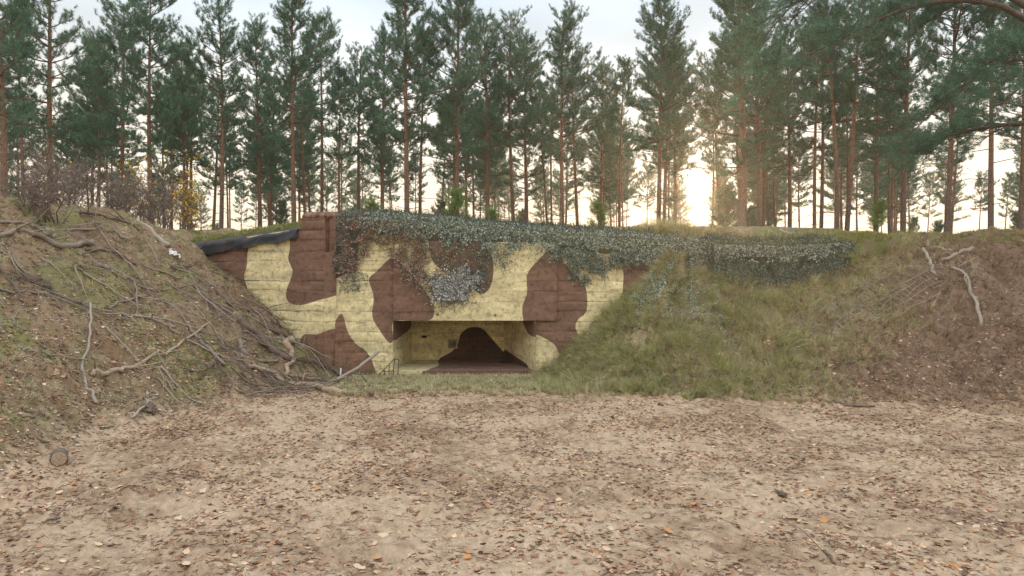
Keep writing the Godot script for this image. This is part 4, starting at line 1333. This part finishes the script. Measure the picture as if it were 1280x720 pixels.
func build_details() -> void:
	rng.seed = 1500
	# sawn wood block at the foot of the left bank
	var b := thing("wood_block", "short sawn wood block at the foot of the left bank", "wood block", gp(-3.77, 5.9, 0.055))
	b.rotation.y = 0.62
	var v := PackedVector3Array()
	var ix := PackedInt32Array()
	tube(v, ix, PackedVector3Array([Vector3(0, 0, 0), Vector3(0.004, 0.0, -0.06), Vector3(0.01, 0.004, -0.13)]), PackedFloat32Array([0.068, 0.064, 0.066]), 9, PackedColorArray(), Color.WHITE, 0.16)
	part("log", smooth_mesh(v, ix), M.darkwood, b)
	var cv := CylinderMesh.new()
	cv.top_radius = 0.056
	cv.bottom_radius = 0.058
	cv.height = 0.008
	cv.radial_segments = 14
	var cf := part("cut_face", cv, M.barked, b)
	cf.rotation.x = PI / 2
	cf.position = Vector3(0, 0, 0.003)
	# dark chunk of rotten wood beside the twig pile
	for a in [[-3.96, 7.75, 0.10, "dark rotten wood chunk among twigs at the foot of the left bank"], [1.76, 8.44, 0.05, "small black stone on the sand before the grassy bank"], [1.9, 5.0, 0.045, "dark charred wood lump on the sand right of centre"], [-5.75, 8.6, 0.16, "dark root lump half way up the left bank"]]:
		var s := SphereMesh.new()
		s.radial_segments = 14
		s.rings = 8
		s.radius = 1.0
		s.height = 2.0
		var arr := s.get_mesh_arrays()
		var pv: PackedVector3Array = arr[Mesh.ARRAY_VERTEX]
		for i in pv.size():
			pv[i] *= 1.0 + nz.get_noise_3dv(pv[i] * 4.5 + Vector3.ONE * a[0]) * 1.3
			pv[i] *= Vector3(a[2], a[2] * 0.42, a[2] * 0.6)
		arr[Mesh.ARRAY_VERTEX] = pv
		var st := SurfaceTool.new()
		st.create_from_arrays(arr)
		st.generate_normals()
		var o := part("wood_lump" if a[2] != 0.05 else "stone", st.commit(), M.darkwood)
		o.transform = Transform3D(facing(slope_up(a[0], a[1]), a[0]), gp(a[0], a[1], a[2] * 0.2))
		meta(o, a[3], "wood lump" if a[2] != 0.05 else "stone")
	# thing left lying on the embrasure sill
	var k := part("iron_piece", box_mesh(Vector3(-0.085, 0.0, -0.05), Vector3(0.085, 0.028, 0.05), 0.006), M.iron)
	k.transform = Transform3D(Basis(Vector3.UP, 0.4), Vector3(-0.10, 0.105, -11.75))
	meta(k, "small black iron piece lying on the embrasure sill", "scrap iron")
	# little bent wire frame at the left jamb
	var wf := thing("wire_stand", "small rusty wire stand in the grass by the left jamb", "wire stand", Vector3(-1.78, 0.0, -10.62))
	for e in [[0.0, 0.0, 0.0, 0.02, 0.30, -0.05], [0.02, 0.30, -0.05, -0.22, 0.05, 0.0], [-0.22, 0.0, 0.0, -0.22, 0.05, 0.0], [-0.06, 0.0, 0.0, -0.06, 0.21, -0.03], [-0.13, 0.0, 0.0, -0.13, 0.14, -0.02], [0.01, 0.12, -0.02, -0.15, 0.11, -0.02], [0.07, 0.0, -0.02, 0.08, 0.28, -0.06], [0.02, 0.3, -0.05, 0.08, 0.28, -0.06]]:
		var wv := PackedVector3Array()
		var wi := PackedInt32Array()
		tube(wv, wi, PackedVector3Array([Vector3(e[0], e[1], e[2]), Vector3(e[3], e[4], e[5])]), PackedFloat32Array([0.006, 0.006]), 6)
		part("bar", smooth_mesh(wv, wi), M.iron, wf)
	# white marker peg near the wing wall's foot
	var pv2 := PackedVector3Array()
	var pi2 := PackedInt32Array()
	tube(pv2, pi2, PackedVector3Array([Vector3.ZERO, Vector3(0, 0.08, 0), Vector3(0.004, 0.16, 0)]), PackedFloat32Array([0.012, 0.012, 0.011]), 8)
	var pg := part("marker_peg", smooth_mesh(pv2, pi2), M.white)
	pg.position = gp(-2.52, 10.45, 0.02)
	meta(pg, "white marker peg in front of the bunker's left corner", "peg")
	# white rag on the twigs below the tarpaulin
	var rg := PackedVector3Array()
	var ri := PackedInt32Array()
	for j in 6:
		for i in 10:
			rg.append(Vector3(i * 0.022 - 0.1 + rr(-0.01, 0.01), nz.get_noise_2d(i * 1.3, j * 1.7) * 0.07 + 0.03, j * 0.02 + rr(-0.008, 0.008)))
	for j in 5:
		for i in 9:
			var a := j * 10 + i
			ri.append_array(PackedInt32Array([a, a + 10, a + 1, a + 1, a + 10, a + 11]))
	var rag := part("rag", smooth_mesh(rg, ri), M.white)
	rag.transform = Transform3D(facing(slope_up(-5.2, 11.0), 0.5), gp(-5.2, 11.0, 0.03))
	meta(rag, "scrap of white rag caught on the bank below the tarpaulin", "rag")
	# erosion mesh laid on the right bank
	var fm := thing("wire_mesh", "old wire mesh laid diagonally over the right bank", "wire mesh", gp(5.2, 10.3))
	var base := fm.position
	var A := Vector2(3.85, 10.0)
	var U := Vector2(6.15, 11.05) - A
	var V := Vector2(0.55, -0.50)
	for s in 2:
		var cnt := 34 if s == 0 else 10
		for i in cnt + 1:
			if rng.randf() < 0.06: continue
			var q := PackedVector3Array()
			var from := rr(0.0, 0.15)
			var to := rr(0.75, 1.0)
			for j in 9:
				var f := lerpf(from, to, j / 8.0)
				var p: Vector2 = A + (U * (float(i) / cnt) + V * f if s == 0 else U * f + V * (float(i) / cnt))
				p += Vector2(rr(-0.012, 0.012), rr(-0.012, 0.012))
				q.append(gp(p.x, p.y, 0.06 + nz.get_noise_2d(p.x * 3.0, p.y * 3.0) * 0.03) - base)
			var wv := PackedVector3Array()
			var wi := PackedInt32Array()
			var rad := PackedFloat32Array()
			rad.resize(9)
			rad.fill(0.005)
			tube(wv, wi, q, rad, 4)
			part("wire", smooth_mesh(wv, wi), M.wire, fm)
	# bare brush on the left crest
	rng.seed = 1700
	var spots := [[-6.5, 9.9, 0.9, "low bare brush at the left edge of the crest"], [-7.2, 11.2, 1.3, "tall tangle of bare brown brush at the left edge of the picture"], [-6.7, 12.0, 1.2, "bare brown bush behind the crossed branches on the left"], [-6.2, 12.9, 1.1, "thin bare bush on the crest beside the pale fallen log"], [-7.9, 12.6, 1.5, "dense bare shrub behind the left brush"], [-7.3, 14.0, 1.4, "bare shrub in front of the yellow saplings"], [-9.2, 14.0, 1.6, "bare bush farthest left on the crest"], [-8.6, 10.6, 1.5, "bare bush half outside the left border"]]
	for s in spots:
		bush("bare_bush", s[3], gp(s[0], s[1]), s[2], s[2] * 0.95, 16, "bare bushes on the left crest", Color(0.20, 0.155, 0.13), Color(0.26, 0.17, 0.12), 36)
	var ys := [[-8.6, 16.5, 1.9, "slender sapling with yellow leaves left of the others"], [-8.1, 17.2, 2.1, "yellow leaved sapling in the middle of the group"], [-7.6, 16.8, 1.8, "yellow leaved sapling beside a pine trunk"], [-10.3, 16.0, 2.0, "lone yellow sapling near the left edge"]]
	for s in ys:
		bush("yellow_sapling", s[3], Vector3(s[0], 2.35, -s[1]), s[2], 0.5, 5, "yellow saplings at the wood's edge", Color(0.12, 0.09, 0.07), Color(0.66, 0.45, 0.045), 420, "sapling")

func build_cover() -> void:
	rng.seed = 2000
	var long_tuft := blade_tuft(9, 0.26, 0.55, 0.0035, 0.6)
	var flop := blade_tuft(10, 0.24, 1.15, 0.0034, 1.1)
	var lying := blade_tuft(9, 0.40, 0.42, 0.0036, 0.9)
	var short_tuft := blade_tuft(9, 0.085, 0.8, 0.003, 0.6)
	var greens := [Color(0.31, 0.35, 0.11), Color(0.41, 0.42, 0.17), Color(0.50, 0.46, 0.26), Color(0.22, 0.255, 0.085)]
	var straws := [Color(0.50, 0.43, 0.26), Color(0.40, 0.34, 0.20), Color(0.34, 0.31, 0.155), Color(0.58, 0.50, 0.33)]
	var reds := [Color(0.32, 0.21, 0.14), Color(0.21, 0.135, 0.095), Color(0.44, 0.33, 0.23)]
	# long green grass on the bank beside the embrasure
	var gr := scatter("long_grass", lying, M.grass, 4600, Rect2(0.3, 8.6, 3.7, 2.25), func(x: float, d: float) -> float:
		var b := ground_base(x, d)
		return (0.9 if b > 0.05 else 0.18 * clampf((d - 8.9) * 1.0, 0.0, 1.0)) * clampf((3.9 - x - (10.4 - d) * 0.3) * 0.4 - 0.1 + nz.get_noise_2d(x * 3.0, d * 3.0) * 2.2, 0.0, 1.0), greens + [straws[0], straws[1], straws[2]], Vector2(0.18, 0.75), 0.9, 0.0, 1.9)
	gr.set_meta("label", "long drooping green grass on the bank right of the embrasure")
	gr = scatter("fringe_grass", long_tuft, M.grass, 2600, Rect2(-2.3, 9.4, 5.0, 1.4), func(x: float, d: float) -> float:
		return (0.12 if d > 10.5 and x < 0.3 else 1.0) * clampf((d - 9.5) * 0.7 + nz.get_noise_2d(x * 5.0, d * 5.0) * 0.8, 0.02, 1.0) * (1.0 if ground_base(x, d) < 0.4 else 0.0), greens + straws, Vector2(0.15, 0.45), 0.5)
	gr.set_meta("label", "thin grass growing along the foot of the bunker")
	gr = scatter("short_grass", short_tuft, M.grass, 9000, Rect2(-2.4, 9.0, 5.5, 1.8), func(x: float, d: float) -> float:
		return clampf((d - 9.3) * 0.9 + nz.get_noise_2d(x * 5.0, d * 5.0) * 0.9, 0.0, 1.0) * (1.0 if ground_base(x, d) < 0.3 else 0.0), straws + [straws[0], straws[3], greens[2]], Vector2(0.6, 1.3), 0.8)
	gr.set_meta("label", "short yellowish grass on the flat before the bunker")
	gr = scatter("dead_stalks", blade_tuft(4, 0.42, 0.5, 0.0026, 0.4), M.grass, 420, Rect2(0.5, 8.7, 6.5, 2.6), func(x: float, d: float) -> float:
		return clampf(nz.get_noise_2d(x * 3.0 + 5.0, d * 3.0) * 2.0, 0.03, 1.0), straws, Vector2(0.4, 1.1), 1.0, 0.0, 0.7)
	gr.set_meta("label", "dead straw stalks standing out of the grass on the right bank")
	gr = scatter("bank_turf", short_tuft, M.grass, 7000, Rect2(0.4, 8.5, 5.6, 3.0), func(x: float, d: float) -> float:
		return (1.0 if ground_base(x, d) > 0.02 else 0.0) * clampf(1.0 - (x - 4.0 - (d - 9.5) * 0.9) * 0.9, 0.0, 1.0), greens + straws, Vector2(0.5, 1.3), 0.9, 0.0, 0.8)
	gr.set_meta("label", "short green turf covering the right bank beside the wall")
	# dry grass over the right bank
	gr = scatter("dry_grass", lying, M.grass, 4600, Rect2(2.0, 8.3, 7.5, 3.6), func(x: float, d: float) -> float:
		var b := ground_base(x, d)
		return clampf((b - 0.02) * 4.0, 0.0, 1.0) * clampf(0.5 - (x - 4.2 - (d - 9.5) * 0.9) * 0.5 + nz.get_noise_2d(x * 3.0, d * 3.0) * 0.7, 0.0, 1.0), straws + [greens[1], greens[2], reds[0]], Vector2(0.3, 0.8), 1.0, 0.0, 1.4)
	gr.set_meta("label", "dry matted grass over the middle of the right bank")
	gr = scatter("bank_litter", lying, M.grass, 8000, Rect2(3.2, 8.1, 6.5, 3.9), func(x: float, d: float) -> float:
		var b := ground_base(x, d)
		return clampf((b - 0.01) * 4.0, 0.0, 1.0) * clampf(0.45 + (x - 4.2 - (d - 9.5) * 0.9) * 0.6, 0.05, 1.0) * clampf(0.6 + nz.get_noise_2d(x * 3.0 + 9.0, d * 3.0), 0.0, 1.0), reds, Vector2(0.2, 0.55), 1.3, 0.02, 1.0)
	gr.set_meta("label", "reddish brown dead grass and roots on the right bank")
	# left bank: dry tufts and a few green ones
	gr = scatter("left_bank_grass", flop, M.grass, 5200, Rect2(-8.5, 5.0, 6.0, 7.0), func(x: float, d: float) -> float:
		var b := ground_base(x, d)
		return clampf((b - 0.02) * 3.0, 0.0, 1.0) * clampf(0.35 + nz.get_noise_2d(x * 3.0, d * 3.0) * 1.3, 0.0, 1.0), straws + reds + [greens[2], greens[0]], Vector2(0.2, 0.55), 1.1, 0.01)
	gr.set_meta("label", "sparse dry grass on the left bank")
	# turf along the crest
	var xf := []
	var cs := PackedColorArray()
	for i in 9000:
		var x := rr(-6.2, 6.1)
		var back := absf(rng.randfn(0.0, 0.7))
		if x > -2.75 and x < 3.0 and back < 0.45: continue
		var p := roof_at(x, back)
		xf.append(Transform3D(Basis(Vector3.UP, rr(0, TAU)) * Basis.from_euler(Vector3(rr(-0.4, 0.4), 0, rr(-0.4, 0.4))).scaled_local(Vector3.ONE * rr(0.5, 1.5)), p))
		cs.append(vary([Color(0.20, 0.22, 0.05), Color(0.30, 0.29, 0.10), Color(0.36, 0.32, 0.16)][rng.randi_range(0, 2)], 0.2))
	for i in 7000:
		var x := rr(4.5, 12.0)
		var d := rr(11.0, 14.0)
		if ground_base(x, d) < 2.0: continue
		xf.append(Transform3D(Basis(Vector3.UP, rr(0, TAU)).scaled_local(Vector3.ONE * rr(0.5, 1.4)), gp(x, d)))
		cs.append(vary([Color(0.27, 0.30, 0.08), Color(0.36, 0.36, 0.12), Color(0.38, 0.36, 0.17)][rng.randi_range(0, 2)], 0.2))
	copies("crest_turf", short_tuft, M.grass, xf, cs).set_meta("label", "mossy green turf along the crest")
	# twigs and needles lying about
	var tv := PackedVector3Array()
	for i in 2:
		var a := i * 1.1
		var dv := Vector3(cos(a), 0.04, sin(a)) * (0.034 - 0.012 * i)
		var w := Vector3(-sin(a), 0, cos(a)) * 0.0021
		var o := Vector3(0.02 * i, 0.003, 0.03 * i)
		tv.append_array(PackedVector3Array([o - dv - w, o - dv + w, o + w * 1.3 + Vector3(0, 0.006, 0), o + dv, o - w * 1.3 + Vector3(0, 0.006, 0), o - dv]))
	var crumbs := flat_mesh(tv)
	gr = scatter("needle_litter", crumbs, M.leaf, 26000, Rect2(-5.5, 3.0, 12.0, 6.4), func(x: float, d: float) -> float:
		return clampf(0.4 + nz.get_noise_2d(x * 1.3 + 20.0, d * 1.3) * 0.5 + nz.get_noise_2d(x * 5.0, d * 5.0) * 0.9, 0.05, 1.0), [Color(0.28, 0.17, 0.115), Color(0.17, 0.105, 0.075), Color(0.40, 0.27, 0.18), Color(0.50, 0.38, 0.26)], Vector2(0.4, 1.2), 0.15)
	gr.set_meta("label", "pine needles and crumbs strewn over the sand")
	gr = scatter("bank_needles", crumbs, M.leaf, 22000, Rect2(-8.8, 4.0, 18.0, 8.2), func(x: float, d: float) -> float:
		return 0.9 if ground_base(x, d) > 0.03 else 0.0, [Color(0.20, 0.13, 0.09), Color(0.10, 0.07, 0.05), Color(0.34, 0.26, 0.17), Color(0.42, 0.35, 0.25)], Vector2(0.7, 1.9), 0.6)
	gr.set_meta("label", "needles and thin twigs lying on both banks")
	var tones := [Color(0.42, 0.235, 0.13), Color(0.60, 0.43, 0.28), Color(0.22, 0.105, 0.06), Color(0.31, 0.155, 0.085), Color(0.52, 0.34, 0.20), Color(0.17, 0.085, 0.055), Color(0.40, 0.21, 0.10)]
	gr = scatter("fallen_leaves", M.leaf_mesh, M.leaf, 36000, Rect2(-5.5, 3.0, 12.5, 6.6), func(x: float, d: float) -> float:
		return clampf(0.42 + nz.get_noise_2d(x * 1.6, d * 1.6) * 1.1 + nz.get_noise_2d(x * 6.0 + 3.0, d * 6.0) * 0.6, 0.06, 1.0), tones, Vector2(0.28, 0.95), 0.7)
	gr.set_meta("label", "small dry leaves scattered over the sandy hollow")
	gr = scatter("bank_leaves", M.leaf_mesh, M.leaf, 9500, Rect2(-8.5, 4.5, 17.5, 7.2), func(x: float, d: float) -> float:
		var b := ground_base(x, d)
		return 0.0 if b < 0.02 else clampf(1.1 - b * 0.4, 0.15, 1.0) * (1.0 if absf(x) > 3.4 else 0.12), tones + [Color(0.66, 0.55, 0.45), Color(0.60, 0.47, 0.33)], Vector2(0.4, 1.15), 0.6)
	gr.set_meta("label", "dry leaves caught on the lower banks")
	# the largest leaves near the camera, one by one
	for i in 110:
		var d := 3.55 + 2.2 * rng.randf()
		var x := rr(-0.68, 0.68) * d
		var lf := part("fallen_leaf", M.leaf_mesh, M.leaf_mats[i % 5])
		lf.transform = Transform3D(facing((slope_up(x, d) + Vector3(rr(-0.4, 0.4), 0, rr(-0.4, 0.4))).normalized(), rr(0, TAU)).scaled_local(Vector3.ONE * rr(0.9, 1.4)), gp(x, d, 0.008))
		meta(lf, "larger dry leaf lying on the sand in the foreground", "leaf", "larger leaves in the foreground")
